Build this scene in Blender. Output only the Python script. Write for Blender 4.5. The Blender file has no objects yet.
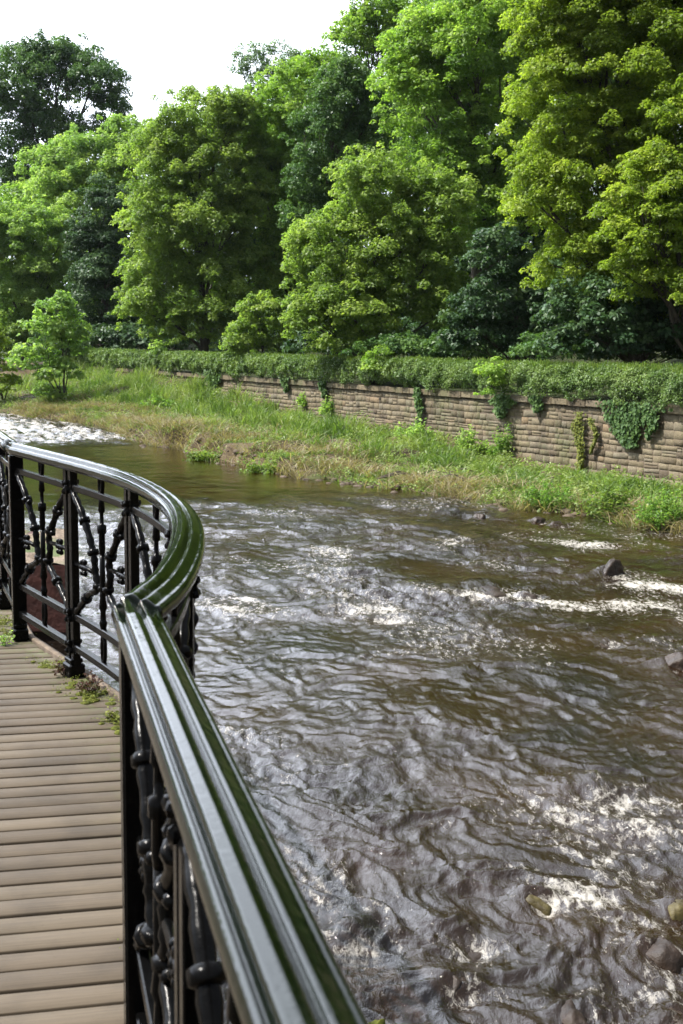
import bpy, math, random
import numpy as np
from mathutils import Vector, Matrix
random.seed(7)
R = math.radians
scene = bpy.context.scene
COL = scene.collection
EYE = 4.5            # camera above the water (m); deck 2.9, handrail 3.985, wall top 2.7
F_PX, PITCH, ROLL = 1150.0, R(8.2), R(0.8)
DECK, RAIL = 2.9, 3.985

# ------------------------------------------------------------------ measuring
def ray(px, py):
    X = (px-341.5)/F_PX; Y = -(py-512)/F_PX
    c, s = math.cos(ROLL), math.sin(ROLL)
    X, Y = X*c-Y*s, X*s+Y*c
    return np.array([X, math.cos(PITCH)+Y*math.sin(PITCH), -math.sin(PITCH)+Y*math.cos(PITCH)])
def on_z(px, py, z):
    r = ray(px, py); t = (z-EYE)/r[2]; return r[:2]*t
def at(px, py, Y):
    r = ray(px, py); return np.array([0, 0, EYE]) + r*(Y/r[1])

# ------------------------------------------------------------------ noise
def _hash(ix, iy, seed):
    h = (ix.astype(np.int64)*374761393 + iy.astype(np.int64)*668265263 + seed*1442695041) & 0xffffffff
    h = ((h ^ (h >> 13))*1274126177) & 0xffffffff
    h = ((h ^ (h >> 16))*2246822519) & 0xffffffff
    return (h ^ (h >> 15)) & 0xffffffff
def perlin(x, y, seed=0):
    x = np.asarray(x, float); y = np.asarray(y, float)
    x0 = np.floor(x); y0 = np.floor(y); fx = x-x0; fy = y-y0
    u = fx*fx*fx*(fx*(fx*6-15)+10); v = fy*fy*fy*(fy*(fy*6-15)+10)
    def g(dx, dy):
        a = _hash(x0+dx, y0+dy, seed)*(2*math.pi/4294967296.0)
        return np.cos(a)*(fx-dx)+np.sin(a)*(fy-dy)
    a = g(0, 0); b = g(1, 0); c = g(0, 1); d = g(1, 1)
    return 1.5*((a+(b-a)*u)+((c+(d-c)*u)-(a+(b-a)*u))*v)
def fbm(x, y, seed=0, n=4, gain=.5):
    o = 0; a = 1; s = 1
    for i in range(n):
        o = o+a*perlin(x*s, y*s, seed+i*17); a *= gain; s *= 2.03
    return o
def sstep(a, b, x):
    t = np.clip((np.asarray(x, float)-a)/(b-a), 0, 1); return t*t*(3-2*t)

# ------------------------------------------------------------------ mesh helpers
def link(o, parent=None):
    COL.objects.link(o)
    if parent is not None: o.parent = parent
    return o
def np_mesh(name, V, F, mat, parent=None, attrs=None, smooth=False, origin=None):
    V = np.asarray(V, np.float32)
    if origin is not None: V = V-np.asarray(origin, np.float32)
    F = np.asarray(F, np.int32); m, k = F.shape
    me = bpy.data.meshes.new(name)
    me.vertices.add(len(V)); me.vertices.foreach_set('co', V.ravel())
    me.loops.add(m*k); me.loops.foreach_set('vertex_index', F.ravel())
    me.polygons.add(m); me.polygons.foreach_set('loop_start', np.arange(0, m*k, k, dtype=np.int32))
    me.update(calc_edges=True)
    if attrs:
        for an, (dom, arr) in attrs.items():
            at_ = me.attributes.new(an, 'FLOAT', dom); at_.data.foreach_set('value', np.asarray(arr, np.float32))
    if smooth: me.polygons.foreach_set('use_smooth', np.ones(m, bool))
    me.materials.append(mat)
    o = bpy.data.objects.new(name, me)
    if origin is not None: o.location = origin
    return link(o, parent)
def tag(o, label=None, cat=None, group=None, kind=None):
    if label: o['label'] = label
    if cat: o['category'] = cat
    if group: o['group'] = group
    if kind: o['kind'] = kind
    return o
def empty(name, loc):
    o = bpy.data.objects.new(name, None); o.empty_display_size = .2; o.location = loc
    return link(o)
class MB:
    def __init__(s): s.v = []; s.f = []
    def add(s, vs, fs):
        n = len(s.v); s.v += [tuple(v) for v in vs]; s.f += [tuple(i+n for i in f) for f in fs]
    def frame_box(s, c, ax, ay, az, hx, hy, hz, bev=0.0):
        c, ax, ay, az = Vector(c), Vector(ax), Vector(ay), Vector(az)
        if bev <= 0:
            vs = [c+ax*hx*i+ay*hy*j+az*hz*k for i in (-1, 1) for j in (-1, 1) for k in (-1, 1)]
            s.add(vs, [(0,1,3,2),(4,6,7,5),(0,4,5,1),(2,3,7,6),(0,2,6,4),(1,5,7,3)]); return
        b = bev; ring = []
        oct_ = [(-hx+b,-hy),(hx-b,-hy),(hx,-hy+b),(hx,hy-b),(hx-b,hy),(-hx+b,hy),(-hx,hy-b),(-hx,-hy+b)]
        vs = []
        for z, k in ((-hz, 1), (-hz+b, 0), (hz-b, 0), (hz, 1)):
            for (x, y) in oct_:
                xx = x-(b*k if x > 0 else -b*k); yy = y-(b*k if y > 0 else -b*k)
                vs.append(c+ax*xx+ay*yy+az*z)
        fs = [tuple(range(7, -1, -1)), tuple(24+i for i in range(8))]
        for r in range(3):
            for i in range(8):
                j = (i+1) % 8; fs.append((r*8+i, r*8+j, r*8+8+j, r*8+8+i))
        s.add(vs, fs)
    def tube(s, pts, rad, n=8, closed=False, cap=True):
        pts = [Vector(p) for p in pts]; m = len(pts)
        if not hasattr(rad, '__len__'): rad = [rad]*m
        up = Vector((0, 0, 1)); vs = []; prev = None
        for i, p in enumerate(pts):
            a = pts[(i-1) % m] if (closed or i > 0) else p
            b = pts[(i+1) % m] if (closed or i < m-1) else p
            t = (b-a).normalized()
            if prev is None:
                x = t.cross(up)
                if x.length < .1: x = t.cross(Vector((1, 0, 0)))
            else: x = prev-t*prev.dot(t)
            x.normalize(); prev = x; y = t.cross(x)
            for k in range(n):
                an = 2*math.pi*k/n; vs.append(p+(x*math.cos(an)+y*math.sin(an))*rad[i])
        fs = []
        for i in range(m if closed else m-1):
            j = (i+1) % m
            for k in range(n):
                l = (k+1) % n; fs.append((i*n+k, i*n+l, j*n+l, j*n+k))
        if cap and not closed:
            fs.append(tuple(range(n-1, -1, -1))); fs.append(tuple((m-1)*n+k for k in range(n)))
        s.add(vs, fs)
    def blob(s, c, rx, ry, rz, seed=0, n=8, rough=.15):
        vs = []; fs = []; c = Vector(c)
        for i in range(n+1):
            th = math.pi*i/n
            for k in range(n*2):
                ph = math.pi*k/n
                d = Vector((math.sin(th)*math.cos(ph), math.sin(th)*math.sin(ph), math.cos(th)))
                q = 1+rough*math.sin(3.1*d.x*2+seed)*math.cos(2.3*d.y*2+seed*1.7+d.z*2)
                vs.append(c+Vector((d.x*rx*q, d.y*ry*q, d.z*rz*q)))
        for i in range(n):
            for k in range(n*2):
                l = (k+1) % (n*2); fs.append((i*n*2+k, (i+1)*n*2+k, (i+1)*n*2+l, i*n*2+l))
        s.add(vs, fs)
    def build(s, name, mat, parent=None, smooth=False, origin=None):
        me = bpy.data.meshes.new(name)
        if origin is not None:
            o_ = Vector(origin); s.v = [tuple(Vector(v)-o_) for v in s.v]
        me.from_pydata(s.v, [], s.f)
        if smooth: me.polygons.foreach_set('use_smooth', [True]*len(s.f))
        me.materials.append(mat)
        o = bpy.data.objects.new(name, me)
        if origin is not None: o.location = origin
        return link(o, parent)

# ------------------------------------------------------------------ materials
def mat(name):
    m = bpy.data.materials.new(name); m.use_nodes = True
    nt = m.node_tree; nt.nodes.clear()
    out = nt.nodes.new('ShaderNodeOutputMaterial')
    return m, nt, out
def N(nt, t, **kw):
    n = nt.nodes.new(t)
    for k, v in kw.items():
        if k.startswith('in_'):
            key = k[3:]; key = int(key) if key.isdigit() else key.replace('_', ' ')
            n.inputs[key].default_value = v
        else: setattr(n, k, v)
    return n
def noise(nt, scale, detail=4, rough=.6, vec=None, dist=0):
    n = N(nt, 'ShaderNodeTexNoise', in_Scale=scale, in_Detail=detail, in_Roughness=rough, in_Distortion=dist)
    if vec is not None: nt.links.new(vec, n.inputs['Vector'])
    return n.outputs[0]
def ramp(nt, fac, stops):
    r = nt.nodes.new('ShaderNodeValToRGB'); e = r.color_ramp.elements
    while len(e) < len(stops): e.new(.5)
    for i, (p, c) in enumerate(stops):
        e[i].position = p; e[i].color = (*c, 1) if len(c) == 3 else c
    nt.links.new(fac, r.inputs[0]); return r.outputs[0]
def mixc(nt, fac, a, b, mode='MIX'):
    m = N(nt, 'ShaderNodeMix', data_type='RGBA', blend_type=mode)
    for sock, v in ((m.inputs[0], fac), (m.inputs[6], a), (m.inputs[7], b)):
        if isinstance(v, bpy.types.NodeSocket): nt.links.new(v, sock)
        elif isinstance(v, (int, float)): sock.default_value = v
        else: sock.default_value = (*v, 1)
    return m.outputs[2]
def math_(nt, op, a, b=0.0, c=0.0, clamp=False):
    m = N(nt, 'ShaderNodeMath', operation=op); m.use_clamp = clamp
    for i, v in enumerate((a, b, c)):
        if isinstance(v, bpy.types.NodeSocket): nt.links.new(v, m.inputs[i])
        else: m.inputs[i].default_value = v
    return m.outputs[0]
def attr(nt, name): return N(nt, 'ShaderNodeAttribute', attribute_name=name).outputs['Fac']
def objco(nt): return N(nt, 'ShaderNodeTexCoord').outputs['Object']
def geopos(nt): return N(nt, 'ShaderNodeNewGeometry').outputs['Position']
def mapping(nt, vec, scale=(1,1,1), rot=(0,0,0)):
    m = N(nt, 'ShaderNodeMapping'); nt.links.new(vec, m.inputs[0])
    m.inputs['Scale'].default_value = scale; m.inputs['Rotation'].default_value = rot
    return m.outputs[0]
def bump(nt, h, strength=.5, dist=.02):
    b = N(nt, 'ShaderNodeBump', in_Strength=strength, in_Distance=dist)
    nt.links.new(h, b.inputs['Height']); return b.outputs[0]
def pbr(nt, out, color, rough=.6, normal=None, spec=.5, **kw):
    p = nt.nodes.new('ShaderNodeBsdfPrincipled')
    for key, v in (('Base Color', color), ('Roughness', rough)):
        if isinstance(v, bpy.types.NodeSocket): nt.links.new(v, p.inputs[key])
        elif isinstance(v, (int, float)): p.inputs[key].default_value = v
        else: p.inputs[key].default_value = (*v, 1)
    p.inputs['Specular IOR Level'].default_value = spec
    if normal is not None: nt.links.new(normal, p.inputs['Normal'])
    for k, v in kw.items(): p.inputs[k.replace('_', ' ')].default_value = v
    if out is not None: nt.links.new(p.outputs[0], out.inputs[0])
    return p

def leaf_mat(name, dark, mid, light, trans=.48, rough=.45, tcol=1.7, patch=.12):
    m, nt, out = mat(name)
    v = attr(nt, 'tint')
    n1 = noise(nt, patch, 2, .5, geopos(nt))
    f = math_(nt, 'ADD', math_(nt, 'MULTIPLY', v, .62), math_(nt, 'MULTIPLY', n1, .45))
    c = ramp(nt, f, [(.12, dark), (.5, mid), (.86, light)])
    p = pbr(nt, None, c, rough, spec=.22)
    tr = N(nt, 'ShaderNodeBsdfTranslucent')
    tc = mixc(nt, 1.0, c, (tcol*1.05, tcol*1.12, tcol*.55), 'MULTIPLY')
    nt.links.new(tc, tr.inputs[0])
    mx = N(nt, 'ShaderNodeMixShader'); mx.inputs[0].default_value = trans
    nt.links.new(p.outputs[0], mx.inputs[1]); nt.links.new(tr.outputs[0], mx.inputs[2])
    nt.links.new(mx.outputs[0], out.inputs[0])
    return m
M = {}
M['leaf_lime'] = leaf_mat('leaf_lime', (0.066,0.110,0.015), (0.149,0.215,0.026), (0.259,0.319,0.050))
M['leaf_mid'] = leaf_mat('leaf_mid', (0.042,0.092,0.021), (0.088,0.169,0.034), (0.177,0.261,0.061))
M['leaf_fresh'] = leaf_mat('leaf_fresh', (0.078,0.151,0.039), (0.151,0.247,0.062), (0.265,0.353,0.106))
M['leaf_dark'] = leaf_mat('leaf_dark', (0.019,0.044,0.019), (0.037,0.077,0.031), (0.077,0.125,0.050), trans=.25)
M['leaf_olive'] = leaf_mat('leaf_olive', (0.064,0.113,0.023), (0.127,0.198,0.040), (0.227,0.298,0.071))
M['leaf_blue'] = leaf_mat('leaf_blue', (0.046,0.085,0.046), (0.078,0.130,0.065), (0.130,0.182,0.098))
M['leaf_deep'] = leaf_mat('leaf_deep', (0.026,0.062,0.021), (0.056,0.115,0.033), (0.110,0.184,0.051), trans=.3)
M['leaf_herb'] = leaf_mat('leaf_herb', (.04,.075,.018), (.10,.15,.035), (.20,.25,.08), trans=.3, patch=.5)
M['leaf_green'] = leaf_mat('leaf_green', (0.064,0.127,0.023), (0.127,0.220,0.037), (0.227,0.319,0.071))
M['leaf_hedge'] = leaf_mat('leaf_hedge', (0.039,0.078,0.021), (0.091,0.150,0.039), (0.163,0.227,0.065), trans=.3, patch=.6)
M['leaf_ivy'] = leaf_mat('leaf_ivy', (0.023,0.052,0.016), (0.052,0.104,0.026), (0.104,0.169,0.046), trans=.2, rough=.6)
M['grass'] = leaf_mat('grass', (.05,.095,.02), (.10,.16,.033), (.18,.225,.065), trans=.4, patch=.35)
M['straw'] = leaf_mat('straw', (.09,.07,.035), (.17,.14,.07), (.28,.24,.13), trans=.3, patch=.5)
M['red_leaf'] = leaf_mat('red_leaf', (.03,.014,.010), (.055,.022,.018), (.05,.06,.018), trans=.25)

def mk_bark():
    m, nt, out = mat('bark'); n1 = noise(nt, 6, 6, .6, mapping(nt, objco(nt), (1,1,.2)))
    pbr(nt, out, ramp(nt, n1, [(.3, (.02,.016,.012)), (.7, (.085,.07,.05))]), .9, bump(nt, n1, .6, .05)); return m
M['bark'] = mk_bark()
def mk_ground():
    m, nt, out = mat('ground_soil'); P = geopos(nt)
    n1 = noise(nt, .8, 6, .6, P); n2 = noise(nt, 9, 6, .7, P)
    c = ramp(nt, n1, [(.3, (.045,.032,.02)), (.5, (.10,.075,.045)), (.7, (.075,.085,.03))])
    c = mixc(nt, .55, c, ramp(nt, n2, [(.3, (.3,.28,.25)), (.7, (1,.95,.85))]), 'MULTIPLY')
    pbr(nt, out, c, .95, bump(nt, n2, .7, .06), spec=.2); return m
M['ground'] = mk_ground()
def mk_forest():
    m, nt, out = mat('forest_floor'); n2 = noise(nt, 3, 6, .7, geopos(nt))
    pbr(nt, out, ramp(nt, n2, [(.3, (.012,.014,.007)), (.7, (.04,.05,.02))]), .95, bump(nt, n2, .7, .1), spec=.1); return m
def mk_stone():
    m, nt, out = mat('wall_stone'); P = geopos(nt)
    t = attr(nt, 'tint')
    c = ramp(nt, t, [(0, (.080,.063,.044)), (.25, (.13,.106,.070)), (.5, (.17,.142,.096)), (.75, (.14,.122,.092)), (1, (.175,.130,.084))])
    n1 = noise(nt, 14, 8, .7, P); n2 = noise(nt, .55, 5, .65, mapping(nt, P, (1,1,.55))); n3 = noise(nt, 60, 4, .6, P)
    c = mixc(nt, .8, c, ramp(nt, n1, [(.25, (.5,.48,.46)), (.6, (1.1,1.08,1.0))]), 'MULTIPLY')
    # damp staining and moss growth of its own shape
    c = mixc(nt, ramp(nt, n2, [(.5, (0,0,0)), (.66, (.75,.75,.75))]), c, (.075,.085,.035))
    n4 = noise(nt, 1.1, 6, .7, mapping(nt, P, (1,1,.35)))
    c = mixc(nt, ramp(nt, n4, [(.52, (0,0,0)), (.64, (.6,.6,.6))]), c, (.055,.045,.035))
    pbr(nt, out, c, .9, bump(nt, math_(nt, 'ADD', n1, math_(nt, 'MULTIPLY', n3, .4)), .7, .03), spec=.25); return m
M['stone'] = mk_stone()
def mk_mortar():
    m, nt, out = mat('mortar'); n1 = noise(nt, 12, 5, .6, geopos(nt))
    pbr(nt, out, ramp(nt, n1, [(.3, (.07,.052,.036)), (.7, (.16,.12,.085))]), .95, bump(nt, n1, .5, .02)); return m
M['mortar'] = mk_mortar()
def mk_rock(name, a, b, rough=.25):
    m, nt, out = mat(name); P = geopos(nt); n1 = noise(nt, 5, 8, .65, P); n2 = noise(nt, 24, 6, .65, P)
    c = ramp(nt, n1, [(.3, a), (.68, b)])
    pbr(nt, out, c, rough, bump(nt, math_(nt, 'ADD', n1, math_(nt, 'MULTIPLY', n2, .35)), .6, .05), spec=.28); return m
M['wet_rock'] = mk_rock('wet_rock', (.008,.0055,.004), (.036,.023,.015), .42)
M['alga'] = mk_rock('algae_rock', (.014,.009,.005), (.075,.060,.018), .5)
M['dry_rock'] = mk_rock('dry_rock', (.10,.08,.06), (.22,.18,.14), .8)
M['shore'] = mk_rock('shore_stone', (.03,.022,.014), (.10,.075,.05), .85)
M['red_stone'] = mk_rock('red_stone', (.022,.010,.009), (.085,.032,.026), .85)
M['moss'] = leaf_mat('moss_cushion', (.04,.055,.01), (.10,.12,.02), (.18,.19,.04), trans=.15, rough=.8, patch=3)
def mk_moss_solid():
    m, nt, out = mat('moss_solid'); n1 = noise(nt, 40, 6, .7, geopos(nt))
    pbr(nt, out, ramp(nt, n1, [(.3, (.035,.045,.008)), (.7, (.15,.16,.03))]), .95, bump(nt, n1, 1, .03), spec=.1); return m
M['moss_solid'] = mk_moss_solid()
def mk_gravel():
    m, nt, out = mat('gravel'); P = geopos(nt); n1 = noise(nt, 30, 6, .7, P); n2 = noise(nt, 1.5, 4, .5, P)
    c = ramp(nt, n1, [(.3, (.09,.065,.045)), (.7, (.28,.21,.15))])
    c = mixc(nt, ramp(nt, n2, [(.5, (0,0,0)), (.62, (1,1,1))]), c, (.07,.09,.025))
    pbr(nt, out, c, .95, bump(nt, n1, 1, .04)); return m
M['gravel'] = mk_gravel()
def mk_paint():
    m, nt, out = mat('gloss_paint'); P = geopos(nt)
    n1 = noise(nt, 7, 5, .6, P); n2 = noise(nt, 90, 4, .55, P); n3 = noise(nt, 350, 2, .5, P)
    c = ramp(nt, n1, [(.3, (.0012,.0022,.001)), (.6, (.002,.0042,.0013)), (.8, (.006,.010,.0025))])
    r = ramp(nt, n2, [(.35, (.06,.06,.06)), (.66, (.09,.09,.09)), (.8, (.24,.24,.24))])
    h = math_(nt, 'ADD', math_(nt, 'MULTIPLY', noise(nt, 38, 3, .5, P), .8), math_(nt, 'MULTIPLY', n2, .35))
    pbr(nt, out, c, r, bump(nt, h, .34, .003), spec=.22); return m
M['paint'] = mk_paint()
def mk_iron():
    m, nt, out = mat('black_iron'); P = geopos(nt)
    n1 = noise(nt, 10, 6, .6, P); n2 = noise(nt, 60, 5, .6, P)
    c = ramp(nt, n1, [(.35, (.0012,.0012,.0012)), (.70, (.003,.003,.003)), (.86, (.010,.007,.005))])
    c = mixc(nt, ramp(nt, noise(nt, 3, 5, .6, P), [(.66, (0,0,0)), (.78, (.3,.3,.3))]), c, (.03,.036,.012))
    r = ramp(nt, n2, [(.3, (.14,.14,.14)), (.7, (.26,.26,.26))])
    pbr(nt, out, c, r, bump(nt, n2, .35, .003), spec=.08); return m
M['iron'] = mk_iron()
def mk_gap_shade():
    m, nt, out = mat('gap_shade'); pbr(nt, out, (.012,.010,.009), .95, spec=.1); return m
M['gap_shade'] = mk_gap_shade()
def mk_wood():
    m, nt, out = mat('deck_wood'); t = attr(nt, 'tint')
    co = objco(nt)
    g = noise(nt, 1, 7, .65, mapping(nt, co, (3, 170, 60)), .4)
    st = noise(nt, 3.2, 6, .6, co)
    c = ramp(nt, t, [(0, (.056,.042,.027)), (.5, (.072,.055,.037)), (1, (.086,.067,.045))])
    c = mixc(nt, .75, c, ramp(nt, g, [(.28, (.62,.6,.57)), (.62, (1.08,1.06,1.02))]), 'MULTIPLY')
    c = mixc(nt, .6, c, ramp(nt, st, [(.36, (.6,.6,.6)), (.55, (1.05,1.05,1.05))]), 'MULTIPLY')
    sp = noise(nt, 45, 3, .5, co)
    c = mixc(nt, ramp(nt, sp, [(.70, (0,0,0)), (.75, (.8,.8,.8))]), c, (.04,.03,.02))
    e = attr(nt, 'edge')
    me_ = math_(nt, 'MULTIPLY', e, ramp(nt, noise(nt, 13, 5, .7, co), [(.46, (0,0,0)), (.62, (.8,.8,.8))]))
    c = mixc(nt, me_, c, (.055,.07,.018))
    pbr(nt, out, c, .82, bump(nt, g, .35, .004), spec=.3); return m
M['wood'] = mk_wood()

def mk_water():
    m, nt, out = mat('river_water'); P = geopos(nt)
    fo = attr(nt, 'foam'); ch = attr(nt, 'chop')
    # flow frame (water runs from upper left to lower right)
    fl = mapping(nt, P, (1, .45, 1), (0, 0, -.45))
    def rid(scale, det, dist):
        n = N(nt, 'ShaderNodeTexNoise', noise_type='RIDGED_MULTIFRACTAL', in_Scale=scale, in_Detail=det, in_Roughness=.55, in_Distortion=dist)
        nt.links.new(fl, n.inputs['Vector']); return n.outputs[0]
    a = rid(4.6, 4, .9); b = noise(nt, 16, 5, .65, fl, .8)
    c3 = noise(nt, 48, 4, .6, fl, .6)
    h = math_(nt, 'ADD', math_(nt, 'ADD', math_(nt, 'MULTIPLY', a, .85), math_(nt, 'MULTIPLY', b, .55)), math_(nt, 'MULTIPLY', c3, .14))
    h = math_(nt, 'MULTIPLY', h, math_(nt, 'ADD', math_(nt, 'MULTIPLY', ch, .9), .10))
    nb = bump(nt, h, 1.0, .045)
    fn = noise(nt, 13, 9, .72, fl, .5); fn2 = noise(nt, 60, 4, .7, P, .5)
    fsum = math_(nt, 'ADD', fo, math_(nt, 'MULTIPLY', math_(nt, 'SUBTRACT', math_(nt, 'ADD', math_(nt, 'MULTIPLY', fn, .84), math_(nt, 'MULTIPLY', fn2, .16)), .5), 2.6))
    ff = ramp(nt, fsum, [(.50, (0,0,0)), (.72, (.4,.4,.4)), (1.0, (.9,.9,.9))])
    base = ramp(nt, noise(nt, .5, 3, .5, P), [(.3, (.006,.003,.001)), (.7, (.020,.0095,.0025))])
    aer_sheen = attr(nt, 'aer_sheen')
    base = mixc(nt, math_(nt, 'MULTIPLY', aer_sheen, .5), base, (.045,.044,.056))  # aerated milkiness, its lavender painting in the sky's reflection
    c = mixc(nt, ff, base, (.38,.355,.31))
    r = ramp(nt, ff, [(0, (.05,.05,.05)), (.8, (.6,.6,.6))])
    p = pbr(nt, out, c, r, nb, spec=.5); p.inputs['IOR'].default_value = 1.42
    return m
M['water'] = mk_water()

# ------------------------------------------------------------------ wall frame and ground
WA = np.array([10.784, 38.060]); WU = np.array([-.50718, .86184]); WN = np.array([.86184, .50718])
def st(x, y):
    dx = np.asarray(x)-WA[0]; dy = np.asarray(y)-WA[1]
    return dx*WU[0]+dy*WU[1], dx*WN[0]+dy*WN[1]
def xy(s, t): return WA[0]+WU[0]*s+WN[0]*t, WA[1]+WU[1]*s+WN[1]*t
EDGE_S = [-40,-14,-7.4,-4.6,-2.3,1.1,4.1,7.3,12.8,18.6,22.5,29.1,33.6,46.8,60,80]
EDGE_W = [7.3,7.0,7.1,7.2,7.7,8.4,9.0,9.9,10.0,9.6,10.0,8.6,8.1,10.2,16,34]
ZB_S = [-40,-2,5,9,13,20,25,30,36,43,80]
ZB_Z = [-.05,-.05,.05,.2,.4,.45,.75,1.25,1.8,2.3,2.4]
def edge_w(s):
    s = np.asarray(s, float); return np.interp(s, EDGE_S, EDGE_W)+.45*perlin(s*.55, s*0+3.1, 5)+.32*perlin(s*1.5, s*0, 6)+.12*perlin(s*4.1, s*0, 7)
def near_t(x, y):   # >0 on the walkway side of the river
    c = R(-22); ux, uy = math.sin(c), math.cos(c)
    return -((np.asarray(x)+1.35)*uy-(np.asarray(y)-2.3)*ux)
def ground_h(x, y):
    x = np.asarray(x, float); y = np.asarray(y, float)
    s, t = st(x, y); w = edge_w(s)
    tau = np.clip(-t/w, 0, 1); zb = np.interp(s, ZB_S, ZB_Z)
    n = fbm(x*.5, y*.5, 11, 3)
    cut = sstep(1.0, .93, tau); cutd = .10+.18*sstep(3, 12, s)+.55*sstep(7, 12, s)*sstep(30, 24, s)*np.clip(.7+perlin(s*.5, s*0+1, 8), .2, 1.3)
    bank = -.05+cut*cutd+np.maximum(zb-cutd+.08, .03)*(1-tau)**1.25+(.22*n*sstep(-4, 10, s)+.08*n+.07*fbm(x*1.6, y*1.6, 12, 2))*np.clip(1.15-tau, 0, 1)*cut
    bed = -.05-.75*sstep(0, 2.5, -t-w)
    h = np.where(-t < w, bank, bed)
    land = 2.62+.02*n+np.where(t > 5, 15*(1-np.exp(-np.maximum(t-5, 0)*.026)), 0)+sstep(120, 400, t)*12+.4*fbm(x*.12, y*.12, 3, 2)*sstep(5, 12, t)
    h = np.where(t > .12, land, h)
    nt_ = near_t(x, y)
    h = np.where(nt_ > 0, np.maximum(h, 2.45*sstep(0, .25, nt_)-.6*(1-sstep(0, .25, nt_))), h)
    return h
def grid_faces(nr, nc):
    i = np.arange(nr-1)[:, None]*nc+np.arange(nc-1)[None, :]
    return np.stack([i, i+1, i+nc+1, i+nc], -1).reshape(-1, 4)
ss = np.concatenate([np.linspace(-600,-60,16)[:-1], np.linspace(-60,-14,50)[:-1], np.arange(-14,62,.25), np.linspace(62,120,60)[1:], np.linspace(120,800,20)[1:]])
ts = np.concatenate([np.linspace(-700,-60,16)[:-1], np.linspace(-60,-11,140)[:-1], np.arange(-11,.1,.12), [.10,.135], np.linspace(.5,60,120), np.linspace(60,700,24)[1:]])
S, T = np.meshgrid(ss, ts, indexing='ij'); GX, GY = xy(S, T)
GZ = ground_h(GX, GY)
gv = np.stack([GX, GY, GZ], -1).reshape(-1, 3)
go = np_mesh('ground', gv, grid_faces(len(ss), len(ts))[:, ::-1], M['ground'], smooth=True)
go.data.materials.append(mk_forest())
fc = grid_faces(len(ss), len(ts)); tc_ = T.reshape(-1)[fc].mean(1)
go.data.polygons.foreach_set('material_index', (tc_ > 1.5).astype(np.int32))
tag(go, 'river bank and wooded hillside soil', kind='structure')

# ------------------------------------------------------------------ water
FD = np.array([.46, -.888])      # downstream direction
ROCKS = [ # px, py, width px, height m, kind
 (609,566,24,.34,'dark pointed rock with white water just behind the far riffle','tri'),
 (483,584,56,.10,'low rounded brown rock under a thin sheet of water with a foam line below it','sub'),
 (527,592,22,.10,'small brown rock just right of the low rounded one in mid river','sub'),
 (340,603,60,.03,'submerged brown rock behind the cream foam line left of mid river','sub'),
 (376,614,44,.03,'submerged brown rock below the first foam line left of mid river','sub'),
 (478,514,12,.14,'small dark stone at the edge of the calm water near the far bank','tri'),
 (538,518,14,.18,'small dark stone beside the flat pale green shelf by the far bank','tri'),
 (556,523,16,.12,'flat dark stone just right of the small stone by the far bank','tri'),
 (672,658,34,.22,'grey rock cut by the right border in mid river','tri'),
 (600,640,30,.02,'submerged rust coloured stone in the dark water right of mid river','sub'),
 (586,786,70,.10,'broad submerged rock with a cream crest breaking over it','sub'),
 (533,892,36,.12,'yellowish algae covered rock low in the rapids','alg'),
 (444,978,50,.13,'dark angular rock with dry grey face at the bottom of the river','tri'),
 (352,938,60,.06,'reddish submerged slab beside the handrail at lower centre','sub'),
 (452,930,66,.05,'smooth brown slab under a thin glassy flow in the lower river','sub'),
 (568,1012,64,.12,'dark wet boulder cut by the bottom border','tri'),
 (655,944,46,.14,'dark hollow sided boulder at lower right','tri'),
 (672,1014,40,.14,'pale topped boulder in the bottom right corner','tri'),
 (676,905,36,.12,'mossy topped boulder against the right border near the bottom','alg'),
]
RW = []
for (px, py, wp, hh, lb, kd) in ROCKS:
    P = on_z(px, py, hh*.5); dist = math.hypot(P[0], P[1]); RW.append((P[0], P[1], wp/F_PX*dist*1.0, hh, lb, kd))
FOAMS = [(600,546,90,1.0),(650,588,110,1.0),(640,607,90,.8),(560,607,80,.7),(490,597,90,1.15),(540,603,60,.9),(335,597,80,1.1),(300,590,50,.7),(400,612,60,.6),(222,582,50,.9),(250,600,50,.6),(215,650,60,.5),
         (583,780,60,.8),(640,790,60,.6),(665,806,50,.7),(440,825,70,.55),(560,815,60,.5),(510,870,60,.6),(560,890,80,.6),(600,905,90,.5),(660,930,60,.7),(480,985,70,.5),(590,1003,90,.8),(655,1000,60,.7),(400,940,60,.35),(560,960,90,.45),(660,640,60,.7),(360,735,60,.35),(250,735,70,.45),(220,610,60,.6),(470,545,120,.4),(350,552,110,.4),(610,860,60,.5),(640,830,70,.55),(530,800,50,.4)]
FW = []
for (px, py, wp, a) in FOAMS:
    P = on_z(px, py, 0); FW.append((P[0], P[1], wp/F_PX*math.hypot(*P)*.5, a))
rows = [3.0]
while rows[-1] < 118: rows.append(rows[-1]*1.0033)
rows = np.array(rows)
cols = np.concatenate([np.linspace(-1.6,-.62,60)[:-1], np.arange(-.62,.40,.0026), np.linspace(.40,1.1,60)])
YY, CC = np.meshgrid(rows, cols, indexing='ij'); XX = YY*CC
YY = YY+0*XX
s_, t_ = st(XX, YY)
cp = XX*FD[0]+YY*FD[1]; cq = XX*FD[1]*-1+YY*FD[0]     # along, across the flow
w1 = fbm(cp*.35, cq*.5, 21, 3); w2 = fbm(cp*.35+7, cq*.5, 22, 3)
w3 = fbm(cp*1.3, cq*1.5, 23, 2); w4 = fbm(cp*1.3+3, cq*1.5, 24, 2)
a_ = cp+1.1*w1+.30*w3; q_ = cq+1.1*w2+.30*w4
riff = sstep(4.5, 1.0, s_+1.2*w1) + sstep(20, 25, s_+1.5*w2)
riff = np.clip(riff, 0, 1)
patch = np.clip(.55+.75*fbm(cp*.17, cq*.34, 31, 3), 0.10, 1.3)
amp = .16+.84*riff*patch
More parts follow.
